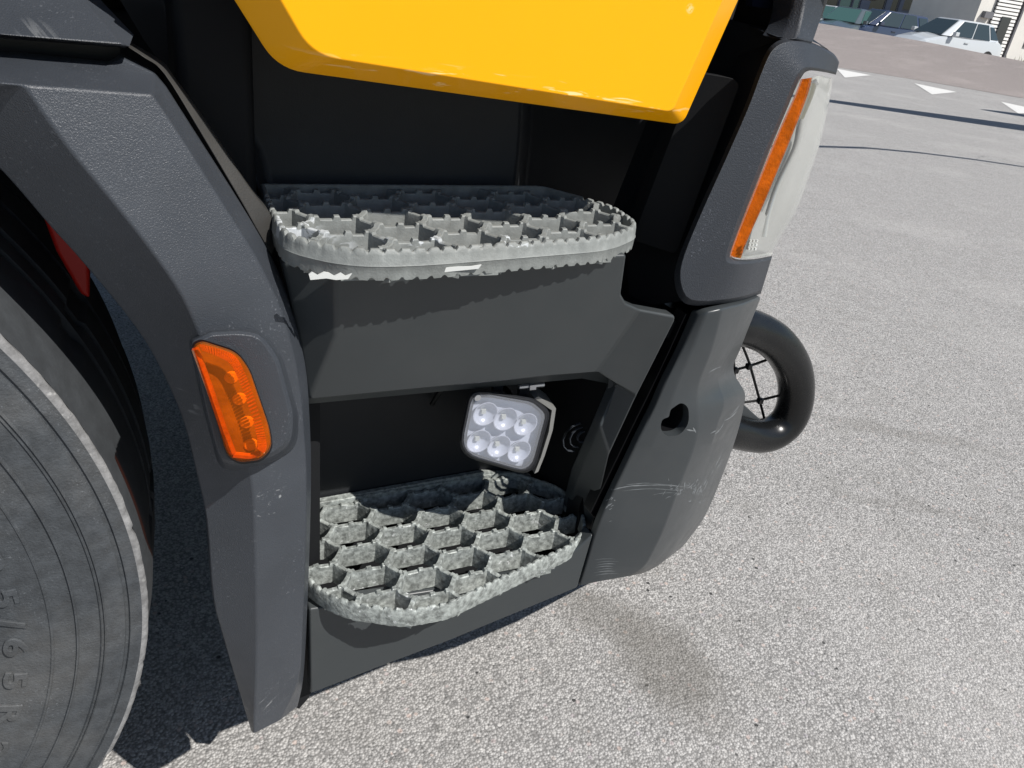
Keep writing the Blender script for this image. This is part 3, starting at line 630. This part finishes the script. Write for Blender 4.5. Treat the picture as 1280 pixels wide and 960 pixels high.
# ------------------------------------------------------------------ steps
def inside(poly, x, y):
    c = False; n = len(poly)
    for i in range(n):
        x1, y1 = poly[i][:2]; x2, y2 = poly[i-1][:2]
        if (y1 > y) != (y2 > y) and x < (x2-x1)*(y-y1)/(y2-y1)+x1: c = not c
    return c
def make_step(name, outl, z, mat, pitch, wall, rimh, phase, battered, ox, oy):
    pts = rnd(outl, [p[2] for p in outl], 6); poly = [(p[0], p[1]) for p in pts]
    root = None
    # resample rim
    per = []; N = len(poly); L_ = [0]
    for i in range(N): L_.append(L_[-1]+math.dist(poly[i], poly[(i+1) % N]))
    T = L_[-1]; step = .0016; K = int(T/step); c_ = (sum(p[0] for p in poly)/N, sum(p[1] for p in poly)/N)
    res = []; i = 0
    for k in range(K):
        s = T*k/K
        while L_[i+1] < s: i += 1
        a, b = poly[i], poly[(i+1) % N]; t = (s-L_[i])/(L_[i+1]-L_[i]+1e-9)
        res.append((a[0]+(b[0]-a[0])*t, a[1]+(b[1]-a[1])*t, s))
    loops = []
    cnt = len(res); nrm = []
    for k in range(cnt):
        a = res[k-2]; b = res[(k+2) % cnt]; dx, dy = b[0]-a[0], b[1]-a[1]; l = math.hypot(dx, dy); nx, ny = dy/l, -dx/l
        if (res[k][0]-c_[0])*nx+(res[k][1]-c_[1])*ny < 0: nx, ny = -nx, -ny
        nrm.append((nx, ny))
    tp = .0125
    def tooth(s):
        q = (s % tp)/tp
        return 0 if q < .58 else (q-.58)/.10 if q < .68 else 1 if q < .88 else (1-q)/.12
    jit = [random.uniform(-1, 1) for _ in range(cnt)]
    def nz(k, sc): return (jit[k]+jit[k-1]+jit[k-2])/3*sc*battered
    def ring(off, zf): return [Vector((res[k][0]+nrm[k][0]*(off+nz(k, .0005)), res[k][1]+nrm[k][1]*(off+nz(k, .0005)), zf(k))) for k in range(cnt)]
    top = lambda k: z-.0030*(1 if res[k][1] < .12 else 0)*tooth(res[k][2])*(1-.5*battered*(jit[k//9*9 % cnt] > .2))+nz(k, .0012)
    bot = lambda k: z-rimh+(.0024 if battered < .5 else .0006)*tooth(res[k][2]+.004)+nz(k, .0014)
    def mid(d): return lambda k: z-rimh*d
    lo = [ring(0, bot), ring(.0004, mid(.85)), ring(.0006, mid(.56)), ring(.0012 if battered < .5 else .0006, mid(.53)), ring(.0006, mid(.50)), ring(0, mid(.2)), ring(-.001, lambda k: top(k)-.0008), ring(-.0022, top), ring(-.0040, top), ring(-.0050, lambda k: top(k)-.0008), ring(-.0050, mid(.5)), ring(-.0060, bot), ring(0, bot)]
    root = rings(name, lo, mat, truck, cap0=False, cap1=False, sm=45)
    a_ = pitch*.63; hl_ = pitch*.74/2; h = .0205
    mb = MB(); inp = [(c_[0]+(p[0]-c_[0])*(.985-.018*(battered > .5)), c_[1]+(p[1]-c_[1])*(.975-.025*(battered > .5))) for p in poly]
    def seg(A, B, kind):
        n = 40; ok = [inside(inp, A[0]+(B[0]-A[0])*k/n, A[1]+(B[1]-A[1])*k/n) for k in range(n+1)]
        if not any(ok): return
        k0 = ok.index(True); k1 = n-ok[::-1].index(True)
        if k1-k0 < 3: return
        A_, B_ = Vector((A[0], A[1], 0)), Vector((B[0], B[1], 0)); d = (B_-A_); nn = Vector((-d.y, d.x, 0)).normalized()
        keys = [0, .10, .14, .42, .46, .58, .62, .86, .90, 1] if kind else [0, .2, .25, .75, .8, 1]
        hs = [0, 0, 1, 1, 0, 0, 1, 1, 0, 0] if kind else [0, 0, .6, .6, 0, 0]
        ks = sorted(set([k0/n, k1/n]+[k for k in keys if k0/n < k < k1/n]))
        def hh(t):
            for i in range(len(keys)-1):
                if keys[i] <= t <= keys[i+1]+1e-9: return hs[i]+(hs[i+1]-hs[i])*(t-keys[i])/(keys[i+1]-keys[i])
            return 0
        base = len(mb.v); sag = random.uniform(0, .004)*battered; rows_l = []
        for t in ks:
            p = A_+d*t; zt_ = z-.0012-.0034*hh(t)*(1-.55*battered*random.random())-sag-random.uniform(0, .0016)*battered
            j = lambda s: Vector((random.uniform(-s, s), random.uniform(-s, s), random.uniform(-s, s)))*battered
            for off, zz in ((-.0038, z-wall), (-.0031, z-wall*.45), (-.0027, zt_-.001), (-.0020, zt_), (.0020, zt_), (.0027, zt_-.001), (.0031, z-wall*.45), (.0038, z-wall)):
                mb.v.append(p+nn*off+Vector((0, 0, zz))+j(.0006))
        for i in range(len(ks)-1):
            for q in range(8):
                mb.f.append((base+i*8+q, base+i*8+(q+1) % 8, base+(i+1)*8+(q+1) % 8, base+(i+1)*8+q))
        mb.f.append(tuple(base+q for q in range(8))); mb.f.append(tuple(base+(len(ks)-1)*8+q for q in range(7, -1, -1)))
    tabs = MB()
    for ci in range(-3, 10):
        for ri in range(-3, 9):
            x0 = ox+ci*pitch; y0 = oy+ri*2*h+(h if ci % 2 else 0)
            # hex centred x0,y0 : flats parallel to x
            v = [(x0+a_, y0), (x0+hl_, y0+h), (x0-hl_, y0+h), (x0-a_, y0), (x0-hl_, y0-h), (x0+hl_, y0-h)]
            seg(v[2], v[1], 1); seg(v[1], v[0], 0); seg(v[0], v[5], 0)
            if battered and inside(inp, x0, y0) and inside(inp, x0+a_*.8, y0-h*.8) and inside(inp, x0-a_*.8, y0+h*.8) and random.random() < .95:
                zz = z-wall+.002; a_0 = a_; k_ = random.uniform(.3, .9)
                q = [(v[5][0]-a_*k_, v[5][1]), v[5], v[0], ((v[0][0]+v[1][0])/2, (v[0][1]+v[1][1])/2), (x0+a_*.25, y0-h*.1)]
                if all(inside(inp, a, b) for a, b in q): tabs.poly([Vector((a, b, zz+random.uniform(-.001, .001))) for a, b in q])
    g = mb.build('step_grating', mat, root, sm=30, fix=False)
    if tabs.v: tag(tabs.build('step_flange', mat, root, sm=0), kind='stuff')
    return root
SU = [(.108, .150, .004), (.412, .157, .012), (.463, .085, .018), (.458, .022, .022), (.40, -.016, .03), (.20, -.040, .04), (.145, -.036, .028), (.104, .002, .022), (.105, .08, .01)]
SL = [(.112, .186, .006), (.445, .190, .03), (.500, .135, .02), (.503, .060, .03), (.468, .022, .03), (.272, -.030, .012), (.222, -.027, .014), (.162, .006, .02), (.134, .045, .02)]
st1 = make_step('upper_step', SU, .865, m_grate_u, .0515, .028, .026, 0, .15, .139+.019, .014-.0205)
st2 = make_step('lower_step', SL, .452, m_grate_l, .0560, .031, .024, 0, .55, .183+.0207, .014-.0205)
# back ledge plates of both steps
slab('step_ledge', [(386, 634, .186), (390, 628, .186), (604, 590, .186), (668, 594, .186), (668, 612, .186), (386, 655, .186)], .006, m_grate_l, st2)
# patches of sunlight under the upper step, built as thin pale sheets
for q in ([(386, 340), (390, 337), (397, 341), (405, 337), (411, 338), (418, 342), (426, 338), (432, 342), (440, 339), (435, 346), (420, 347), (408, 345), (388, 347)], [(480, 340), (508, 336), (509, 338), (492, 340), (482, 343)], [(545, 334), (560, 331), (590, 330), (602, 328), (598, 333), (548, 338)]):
    slab('sunlit_patch', [(a, b+3, .004 if q[0][0] == 343 else -.037) for a, b in q], .0012, m_pale, st1)

# ------------------------------------------------------------------ work lamp
WY = .055
wo = rnd([(588, 490, WY), (610, 490, WY), (668, 500, WY), (686, 516, WY), (665, 594, WY), (572, 567, WY)], [14, 4, 8, 8, 22, 26], 5)
def wl(s, y, dx=0, dy=0): return [P(628+(p[0]-628)*s+dx, 540+(p[1]-540)*s+dy, y) for p in wo]
wlamp = rings('work_lamp', [wl(.86, WY+.055), wl(1.0, WY+.03), wl(1.04, WY+.012), wl(1.04, WY), wl(.985, WY-.005), wl(.93, WY-.004), wl(.90, WY+.010)], m_lampcase, truck, cap1=False, bevel=.001)
rings('lamp_tray', [wl(.87, WY+.009), wl(.86, WY+.008)], m_white, wlamp)
for j in range(2):
    for i in range(3):
        cu = 605+i*25-j*8; cv = 515+i*6.5+j*34
        c = P(cu, cv, WY+.004); r = .0150
        prof = [(r, -.0045), (r*.93, -.0045), (r*.80, 0), (r*.45, .0035), (r*.2, .0035)]
        lp = [[c+Vector((math.cos(2*math.pi*k/24)*rr, dy, math.sin(2*math.pi*k/24)*rr)) for k in range(24)] for rr, dy in prof]
        cup = rings('reflector_cup', lp, m_cup, wlamp, cap0=False, sm=60)
        e = MB(); e.box(c+Vector((-.0025, .0, -.0025)), c+Vector((.0025, .0034, .0025))); e.build('led_chip', m_ledw, cup)
rings('lamp_glass', [wl(.94, WY-.0035), wl(.935, WY-.0055)], m_glass, wlamp)
fi = MB(); 
for k in range(9):
    t = k/8; a = P(668+18*t, 503+10*t, WY+.02+.002*k); 
sp = [P(668, 498, WY+.012), P(690, 513, WY+.012), P(686, 540, WY+.012), P(676, 572, WY+.012), P(668, 592, WY+.012)]
for a, b in zip(sp, sp[1:]):
    fi.hexa([a, b, b+Vector((.004, .035, 0)), a+Vector((.004, .035, 0))], [a+Vector((.005, 0, .002)), b+Vector((.005, 0, .002)), b+Vector((.009, .035, .002)), a+Vector((.009, .035, .002))])
fi.build('housing_edge', m_caselit, wlamp)
br = MB()
for du in (622, 655):
    a = P(du, 474, .085); b = P(du+6, 502, .085); br.box((a.x-.006, .08, b.z), (a.x+.006, .086, a.z+.02))
br.build('lamp_bracket', m_lampcase, wlamp)
br = MB(); a = P(664, 482, .075); br.tube([a-Vector((.016, 0, 0)), a+Vector((.016, 0, 0))], .003, 8); br.tube([a-Vector((.004, 0, 0)), a+Vector((.004, 0, 0))], .006, 6)
br.build('bracket_bolt', m_steel, wlamp)
cbl = MB(); cbl.tube([P(*q) for q in spline([(640, 500, .09), (630, 485, .12), (600, 475, .15), (560, 480, .17), (540, 505, .185)], 5)], .0035, 8); cbl.build('lamp_cable', m_seal_gap, wlamp)
br = MB(); a = P(596, 496, WY-.004); br.tube([a, a-Vector((0, .003, 0))], .0038, 12); br.build('lamp_screw', m_steel, wlamp)

# ------------------------------------------------------------------ bull bar
BY = .26
path = spline([(840, 405, .30), (900, 404, BY), (940, 412, BY), (969, 429, BY), (989, 459, BY), (993, 494, BY), (984, 524, BY), (962, 542, BY), (934, 543, BY), (890, 530, BY), (850, 510, .30)], 8)
tb = MB(); tb.tube([P(p[0]+2, p[1], p[2]) for p in path], .0318, 28); bar = tb.build('bull_bar', m_tube, truck, sm=80)
wr = MB()
wires = [[(925, 425), (936, 452), (944, 480), (950, 502), (957, 530)], [(905, 466), (935, 458), (958, 450), (975, 444)], [(905, 508), (930, 503), (950, 500), (975, 494)], [(915, 420), (918, 470), (921, 520), (925, 545)]]
for q in wires: wr.tube([P(a, b, BY+.02) for a, b in spline(q, 4)], .0026, 6)
for a, b in ((936, 458), (950, 501), (919, 463), (921, 505)): c = P(a, b, BY+.018); wr.tube([c-Vector((0, 0, .006)), c+Vector((0, 0, .006))], [.003, .003], 6); wr.box(c-Vector((.0045,)*3), c+Vector((.0045,)*3))
wr.build('guard_mesh', m_wire, bar)
slab('guard_gusset', [(915, 496, BY), (930, 506, BY), (958, 531, BY), (940, 535, BY), (915, 530, BY)], .01, m_bumper, bar, bevel=.002)

# ------------------------------------------------------------------ wheel
WC = Vector((-.524, 0, .518)); wheel = empty('wheel', (WC.x, .02, WC.z)); wheel.parent = truck; wheel.location = (0, .02-1.25, .518); WLOC['wheel'] = Vector((WC.x, .02, WC.z))
del wheel['_w']; del truck['_w']
def lathe(name, prof, mat, n=420, wob=None, sm=40, parent=wheel):
    vs = []; K = len(prof)
    for i in range(n):
        a = 2*math.pi*i/n
        for j, (r, y) in enumerate(prof):
            rr = r+(wob(i, j, n) if wob else 0)
            vs.append((WC.x+math.cos(a)*rr, y, WC.z+math.sin(a)*rr))
    fs = [(i*K+j, i*K+j+1, ((i+1) % n)*K+j+1, ((i+1) % n)*K+j) for i in range(n) for j in range(K-1)]
    return mesh(name, vs, fs, mat, parent, 0, 3, sm)
Y0 = .02
side = [(.300, .055), (.320, .030), (.350, .018), (.372, .0145), (.40, .0120), (.4185, .0105), (.4195, .0095), (.4210, .0095), (.4220, .0110), (.430, .0115), (.4390, .0115), (.4398, .0095), (.4410, .0095), (.4420, .0118), (.459, .0120), (.4600, .0105), (.4607, .0120), (.4622, .0122), (.4630, .0105), (.4645, .0128),
        (.480, .0155), (.4812, .0180), (.4835, .0180), (.4848, .0160), (.4880, .0162), (.4905, .0175), (.4950, .0178)]
tyre = lathe('tyre', side, m_rubber, 360, sm=30)
jj = [random.random() for _ in range(720)]
def wobs(i, j, n):
    if j == 0: return 0
    k = jj[i]*.6+jj[(i+1) % 720]*.4
    nick = -.0035*(.4+jj[(i//11*11+5) % 720]) if (jj[(i//11*11+3) % 720] > .80 and 3 <= i % 11 <= 3+int(5*jj[(i//11*11+7) % 720])) else 0
    return (k-.5)*.0009+nick*.6*(1 if j in (2, 3, 4) else .5)
lathe('worn_shoulder', [(.4945, .0178), (.4962, .0180), (.4985, .0192), (.5005, .0215), (.5000, .025), (.4985, .0295)], m_worn, 720, wobs, sm=60)
def tw(i, j, n):
    if j in (3, 4, 7, 8, 11, 12): return -.004 if (i//4) % 9 == 0 else 0
    return 0
tread = [(.4985, .030), (.5030, .052), (.5075, .085), (.5100, .128), (.500, .130), (.500, .136), (.5105, .138), (.5120, .150), (.5125, .158), (.501, .160), (.501, .168), (.5135, .170), (.5150, .215), (.502, .217), (.502, .225), (.5145, .227), (.5110, .29), (.500, .292), (.500, .30), (.509, .302), (.500, .375), (.47, .39), (.35, .395)]
lathe('tread', tread, m_tread, 540, tw, sm=30)
rim = [(.300, .055), (.296, .045), (.288, .045), (.285, .06), (.27, .12), (.255, .16), (.18, .165), (.16, .14), (.10, .13), (.09, .05), (.02, .045)]
lathe('rim', rim, mk('rim steel', (.35, .35, .36), .4, metal=.6), 96, sm=40)
# raised sidewall lettering
def letters(txt, rad, size):
    for ch, ang in txt:
        if ch != ' ':
            cu = bpy.data.curves.new('letter', 'FONT'); cu.body = ch; cu.size = size; cu.extrude = .0022; cu.align_x = 'CENTER'; cu.offset = .0004; cu.bevel_depth = .0005; cu.bevel_resolution = 1; cu.resolution_u = 6
            tmp = bpy.data.objects.new('t', cu); COL.objects.link(tmp); bpy.context.view_layer.update()
            me = bpy.data.meshes.new_from_object(tmp.evaluated_get(bpy.context.evaluated_depsgraph_get())); bpy.data.objects.remove(tmp)
            c, s = math.cos(ang), math.sin(ang); rad_d = Vector((c, 0, s)); tan = Vector((s, 0, -c)); out = Vector((0, -1, 0))
            o_ = Vector((WC.x, .0125, WC.z))+rad_d*rad
            for v in me.vertices:
                x, y, z_ = v.co; tilt = (y/.028)*0
                v.co = o_+tan*x*1.75+rad_d*y+out*(z_-.0008)+Vector((0, -(y)*.12, 0))*0
            me.materials.clear(); me.materials.append(m_rubber)
            ob = bpy.data.objects.new('letter', me); COL.objects.link(ob); adopt(ob, wheel); smooth(ob, 30)
letters([('3', .264), ('8', .157), ('5', .05), ('/', -.03), ('6', -.101), ('5', -.208), ('R', -.319), ('2', -.44), ('2', -.547), ('.', -.61), ('5', -.68)], .383, .025)

# ------------------------------------------------------------------ parked cars
m_tyre2 = mk('car tyre', (.02, .02, .02), .8); m_rim2 = mk('car rim', (.4, .4, .42), .35, metal=.8)
m_hlcar = mk('car headlamp', (.7, .74, .78), .1, coat=1)
def car(loc, yaw, paint, glass, label, L_=4.1, Wd=1.7, H_=1.46, estate=False):
    root = empty('parked_car', loc); del root['_w']; root.rotation_euler = (0, 0, yaw)
    tag(root, label, 'car', 'cars parked beyond the raised road')
    def add(name, vs, fs, mat, parent=root, bevel=0, sm=40):
        me = bpy.data.meshes.new(name); me.from_pydata([tuple(v) for v in vs], [], fs)
        bm = bmesh.new(); bm.from_mesh(me); bmesh.ops.remove_doubles(bm, verts=bm.verts, dist=1e-4); bmesh.ops.recalc_face_normals(bm, faces=bm.faces); bm.to_mesh(me); bm.free()
        me.materials.append(mat); o = bpy.data.objects.new(name, me); COL.objects.link(o); o.parent = parent
        if bevel: add_bevel(o, bevel, 3)
        else: smooth(o, sm)
        return o
    h = Wd/2; q = L_/4.1
    tail = .6 if not estate else .9
    # sections along x: (x, half width, z bottom, z belt/bonnet, crown)
    sec = [(-2.05, .62, .35, .62, .66), (-2.0, .76, .22, .80, .86), (-1.75, h*.97, .18, .90, .95), (-1.2, h, .18, .92, .95), (0, h, .18, .90, .93), (.75, h, .18, .90, .97), (1.25, h*.97, .18, .80, .90), (1.75, h*.90, .2, .68, .76), (1.98, .66, .25, .55, .60), (2.05, .5, .32, .48, .5)]
    vs = []; fs = []
    for x, w_, z0, z1, zc in sec:
        vs += [(x*q, s_*w_*k, zz) for s_, k, zz in ((-1, .9, z0), (-1, 1, z0+.15), (-1, 1.0, (z0+z1)/2), (-1, .96, z1-.03), (-1, .80, z1+.02), (0, 0, zc), (1, .80, z1+.02), (1, .96, z1-.03), (1, 1.0, (z0+z1)/2), (1, 1, z0+.15), (1, .9, z0))]
    n = 11
    for i in range(len(sec)-1):
        for j in range(n): fs.append((i*n+j, i*n+(j+1) % n, (i+1)*n+(j+1) % n, (i+1)*n+j))
    fs += [tuple(range(n)), tuple(range((len(sec)-1)*n, len(sec)*n))]
    body = add('body', vs, fs, paint, bevel=.05)
    # greenhouse
    xr = -1.95 if estate else -1.85; xt = -1.7 if estate else -1.45
    base = [(1.05*q, h*.80), (.78*q, h*.93), (-1.2*q, h*.93), (xr*q, h*.75)]
    topp = [(.28*q, h*.60), (.15*q, h*.70), (-1.1*q, h*.70), (xt*q, h*.60)]
    B = [(x, -y, .90) for x, y in base]+[(x, y, .90) for x, y in reversed(base)]
    T = [(x, -y, H_-.04) for x, y in topp]+[(x, y, H_-.04) for x, y in reversed(topp)]
    C = [(x*.9, y*.82, H_) for x, y, z_ in T]
    vs = B+T+C; N = 8
    fs = [(k*N+i, k*N+(i+1) % N, (k+1)*N+(i+1) % N, (k+1)*N+i) for k in range(2) for i in range(N)]+[tuple(range(16, 24))]
    add('roof', vs, fs, paint, body, bevel=.05)
    def pane(a, b, c, d, name, ins=.10, off=.02, u0=0, u1=1):
        a, b, c, d = map(Vector, (a, b, c, d)); l = lambda p, r, t: p+(r-p)*t
        a2, b2 = l(a, b, u0), l(a, b, u1); d2, c2 = l(d, c, u0), l(d, c, u1)
        m_ = (a2+b2+c2+d2)/4; nn = (b2-a2).cross(d2-a2).normalized()
        if nn.dot(m_-Vector((-.3, 0, .9))) < 0: nn = -nn
        vs = [m_+(p-m_)*(1-ins)+nn*off for p in (a2, b2, c2, d2)]
        add(name, vs+[v-nn*.03 for v in vs], [(0, 1, 2, 3), (0, 4, 5, 1), (1, 5, 6, 2), (2, 6, 7, 3), (3, 7, 4, 0)], glass, body, sm=0)
    pane(B[0], B[7], T[7], T[0], 'windscreen', .06)
    pane(B[3], B[4], T[4], T[3], 'rear_window', .14)
    for (i, j) in ((1, 2), (6, 5)):
        pane(B[i], B[j], T[j], T[i], 'side_window', .07, .02, 0, .54); pane(B[i], B[j], T[j], T[i], 'side_window', .07, .02, .54, 1)
    for (i, j) in ((2, 3), (5, 4)): pane(B[i], B[j], T[j], T[i], 'quarter_window', .25)
    for sx in (-1.25, 1.28):
        for sy in (-1, 1):
            mbv = []; K = 20
            for yy, r in ((h-.2, .30), (h-.02, .30), (h+.015, .285), (h+.012, .2), (h-.03, .19)):
                mbv.append([Vector((sx*q+math.cos(2*math.pi*k/K)*r, sy*yy, .30+math.sin(2*math.pi*k/K)*r)) for k in range(K)])
            vs = [v for l_ in mbv for v in l_]; fs = [(a*K+k, a*K+(k+1) % K, (a+1)*K+(k+1) % K, (a+1)*K+k) for a in range(4) for k in range(K)]
            wh = add('wheel', vs, fs, m_tyre2)
            vs = [Vector((sx*q, sy*(h+.004), .30))]+[Vector((sx*q+math.cos(2*math.pi*k/K)*.2, sy*(h-.01), .30+math.sin(2*math.pi*k/K)*.2)) for k in range(K)]
            add('rim', vs, [(0, 1+k, 1+(k+1) % K) for k in range(K)], m_rim2, wh)
    for sy in (-1, 1):
        m1 = MB(); m1.box((.62*q, sy*(h+.02), .92), (.80*q, sy*(h+.17), 1.05)); add('wing_mirror', m1.v, m1.f, paint, bevel=.02)
        m1 = MB(); m1.hexa([Vector((1.90*q, sy*.42, .50)), Vector((1.62*q, sy*.76, .52)), Vector((1.60*q, sy*.70, .54)), Vector((1.80*q, sy*.42, .52))], [Vector((1.82*q, sy*.42, .66)), Vector((1.52*q, sy*.74, .70)), Vector((1.50*q, sy*.66, .72)), Vector((1.72*q, sy*.42, .68))])
        add('headlight', m1.v, m1.f, m_hlcar, bevel=.01)
        m1 = MB(); m1.box((-.15*q, sy*(h-.005), .74), (.05*q, sy*(h+.02), .77)); add('door_handle', m1.v, m1.f, paint)
    m1 = MB(); m1.box((2.0*q, -.35, .36), (2.065*q, .35, .50)); add('grille', m1.v, m1.f, m_seal_gap, bevel=.01)
    return root
p_white = mk('white car paint', (.52, .55, .57), .3, coat=.8); p_blue = mk('dark blue car paint', (.03, .045, .09), .25, coat=1); p_grey = mk('grey green car paint', (.07, .09, .10), .25, coat=1)
p_wh2 = mk('pale silver car paint', (.5, .52, .54), .3, coat=1)
g_dark = mk('car glass', (.03, .045, .05), .06, spec=.8); g_green = mk('green tinted car glass', (.05, .11, .10), .06, spec=.8)
r0 = ray(1180, 42); base_az = math.atan2(r0.y, r0.x)
def toward(u, extra):                          # heading: facing the camera, turned by extra degrees
    r = ray(u, 40); return math.atan2(-r.y, -r.x)+math.radians(extra)
car(G(1186, 34.5, .10), toward(1186, -42), p_white, g_dark, 'white hatchback parked nearest the white building')
car(G(1100, 38.5, .10), toward(1100, -48), p_blue, g_dark, 'dark blue estate car parked just left of the white hatchback', L_=4.5, H_=1.48, estate=True)
car(G(1062, 38.0, .05), toward(1062, -20), p_grey, g_green, 'dark grey car with green tinted windscreen, behind the blue estate', L_=4.4, H_=1.45)
car(G(1034, 42.0, .05), toward(1034, -30), p_wh2, g_green, 'pale silver car half hidden behind the truck pillar', L_=4.3)

# ------------------------------------------------------------------ buildings
m_wgrey = mk('blue grey cladding', (.16, .185, .24), .6, var=.15, vscale=.5); m_wwhite = mk('off white render', (.70, .68, .63), .8, var=-.08, vscale=1.5, bump=.2, bscale=40)
m_louv = mk('white louvre slat', (.74, .73, .70), .5); m_win = mk('window glass', (.03, .04, .05), .05, spec=.8); m_winf = mk('window frame', (.15, .15, .16), .5)
m_teal = mk('green tinted glazing', (.10, .26, .24), .08, spec=.8); m_pipe = mk('grey downpipe', (.12, .12, .13), .5); m_gap = mk('louvre shadow gap', (.10, .10, .10), .8)
def wallframe(u0, d0, u1, d1, z0):
    A = G(u0, d0, z0); B = G(u1, d1, z0); ex = (B-A); L_ = ex.length; ex.normalize(); ez = Vector((0, 0, 1)); en = ex.cross(ez)  # towards camera?
    if en.dot(CAM-A) < 0: en = -en
    Mx = Matrix.Identity(4)
    for i in range(3): Mx[i][0] = ex[i]; Mx[i][1] = -en[i]; Mx[i][2] = ez[i]; Mx[i][3] = A[i]
    return Mx, L_
def lbox(name, Mx, a, b, mat, root, bevel=0):
    m1 = MB(); m1.box(a, b); me = bpy.data.meshes.new(name); me.from_pydata([tuple(v) for v in m1.v], [], m1.f)
    bm = bmesh.new(); bm.from_mesh(me); bmesh.ops.recalc_face_normals(bm, faces=bm.faces); bm.to_mesh(me); bm.free()
    me.materials.append(mat); o = bpy.data.objects.new(name, me); COL.objects.link(o); o.parent = root
    return o
def building(name, Mx, label):
    r = empty(name, Mx.to_translation()); del r['_w']; r.rotation_euler = Mx.to_euler(); tag(r, label, 'building'); return r
Mx, L1 = wallframe(1010, 62, 1225, 52, .1)
gb = building('grey_building', Mx, 'blue grey clad building behind the parked cars')
gw = lbox('wall', Mx, (-25, 0, 0), (L1+1, 14, 7), m_wgrey, gb)
lbox('roof', Mx, (-25.3, -.3, 7.003), (L1+1.3, 14.3, 7.25), m_winf, gb)
def lx(u, M_=None, Lw=None, du=None):          # local x on the wall below pixel column u
    inv = M_.inverted(); o_ = inv @ CAM; r = ray(u, -26+.145*(u-713)); r.z = 0; dd = (inv.to_3x3() @ r); t = -o_.y/dd.y; return o_.x+dd.x*t
for (ua, ub, z0, z1, mt) in ((1046, 1058, 0.3, 3.3, m_teal), (1062, 1068, .3, 3.3, m_teal), (1082, 1098, 0.1, 3.2, m_win), (1108, 1114, .1, 3.0, m_win), (1122, 1138, 1.9, 2.7, m_win), (1028, 1042, .6, 3.0, m_win)):
    xa, xb = lx(ua, Mx), lx(ub, Mx)
    f_ = lbox('window', Mx, (xa-.08, -.05, z0-.08), (xb+.08, .05, z1+.08), m_winf, gw)
    lbox('pane', Mx, (xa, -.08, z0), (xb, -.04, z1), mt, f_)
Mw, L2 = wallframe(1210, 42, 1420, 50, .12)
wb = building('white_building', Mw, 'off white building with louvred bay and grey downpipe at the right edge')
ww = lbox('wall', Mw, (0, 0, 0), (L2, 4, 6.5), m_wwhite, wb)
lbox('roof', Mw, (-.2, -.25, 6.503), (L2+.2, 4.2, 6.7), m_winf, wb)
x0, x1 = lx(1228, Mw), lx(1256, Mw)
bay = lbox('louvre_bay', Mw, (x0, -.06, 0), (x1, .0, 6.3), m_gap, ww)
src = None
for k in range(44):
    zz = .02+k*.142
    if src is None:
        m1 = MB(); m1.hexa([Vector((x0, -.13, 0)), Vector((x1, -.13, 0)), Vector((x1, -.06, .03)), Vector((x0, -.06, .03))], [Vector((x0, -.12, .09)), Vector((x1, -.12, .09)), Vector((x1, -.06, .11)), Vector((x0, -.06, .11))])
        me = bpy.data.meshes.new('slat'); me.from_pydata([tuple(v) for v in m1.v], [], m1.f); me.materials.append(m_louv); src = me
    o = bpy.data.objects.new('slat', src); COL.objects.link(o); o.parent = bay; o.location = (0, 0, zz)
dx = (lx(1238, Mw), lx(1249, Mw))
lbox('door', Mw, (dx[0], -.18, .1), (dx[1], -.14, 1.9), m_win, ww)
px_ = lx(1259, Mw); lbox('downpipe', Mw, (px_-.05, -.17, 0), (px_+.05, -.02, 6.4), m_pipe, ww)
xa, xb = lx(1281, Mw), lx(1300, Mw)
f_ = lbox('window', Mw, (xa-.08, -.05, .85), (xb+.08, .03, 2.4), m_winf, ww); lbox('pane', Mw, (xa, -.08, .93), (xb, -.04, 2.32), m_win, f_)
xa, xb = lx(1222, Mw), lx(1227, Mw); lbox('wall_lamp', Mw, (lx(1216, Mw), -.2, 1.75), (lx(1226, Mw), -.01, 2.0), m_winf, ww)
# weeds at the wall foot
gm = MB(); random.seed(3)
for k in range(260):
    x = random.uniform(lx(1262, Mw), L2); b = Mw @ Vector((x, random.uniform(-.5, -.1), 0)); hh = random.uniform(.15, .6)
    a = random.uniform(0, 6.28); d = Vector((math.cos(a)*.04, math.sin(a)*.04, 0)); gm.poly([b-d, b+d, b+Vector((random.uniform(-.2, .2), random.uniform(-.2, .2), hh))])
tag(gm.build('weeds', mk('dry weeds', (.10, .10, .05), .8), sm=0), 'dry weeds growing along the foot of the white wall', 'weeds', kind='stuff')

# ------------------------------------------------------------------ off-frame casters of the two long shadows: an added cable and an added tapered bar, both unseen
def drop(u, v, z): p = PZ(u, v, 0); k = z/SUN.z; return p+SUN*k
cz_ = 4.0
A = drop(1000, 121, cz_); B = drop(1300, 163, cz_); dAB = (B-A).normalized()
hb = MB(); hb.tube([A-dAB*2.5, A, B, B+dAB*1.5], [.13, .17, .42, .48], 14)
bq = drop(1290, 146, cz_); hb.tube([bq-dAB*.9, bq-dAB*.7, bq-dAB*.3, bq+dAB*.4, bq+dAB*1.5], [.03, .15, .24, .28, .25], 12)  # extra bulge, added only to cast the rounded shadow at the right
beam = hb.build('shadow_bar', m_pipe); tag(beam, 'unseen tapered bar added overhead to cast the wide shadow band', 'shadow caster')
ca = [drop(u, v, 3.6) for u, v in ((980, 183), (1020, 183), (1085, 185), (1150, 191), (1215, 199), (1290, 210))]
cb = MB(); cb.tube([ca[0]-(ca[1]-ca[0])*3]+ca+[ca[-1]+(ca[-1]-ca[-2])*5], .036, 8)
tag(cb.build('overhead_cable', m_wire), 'unseen thin black cable added overhead to cast the thin shadow', 'cable')
print('tris', sum(len(o.data.polygons) for o in S.objects if o.type == 'MESH'))
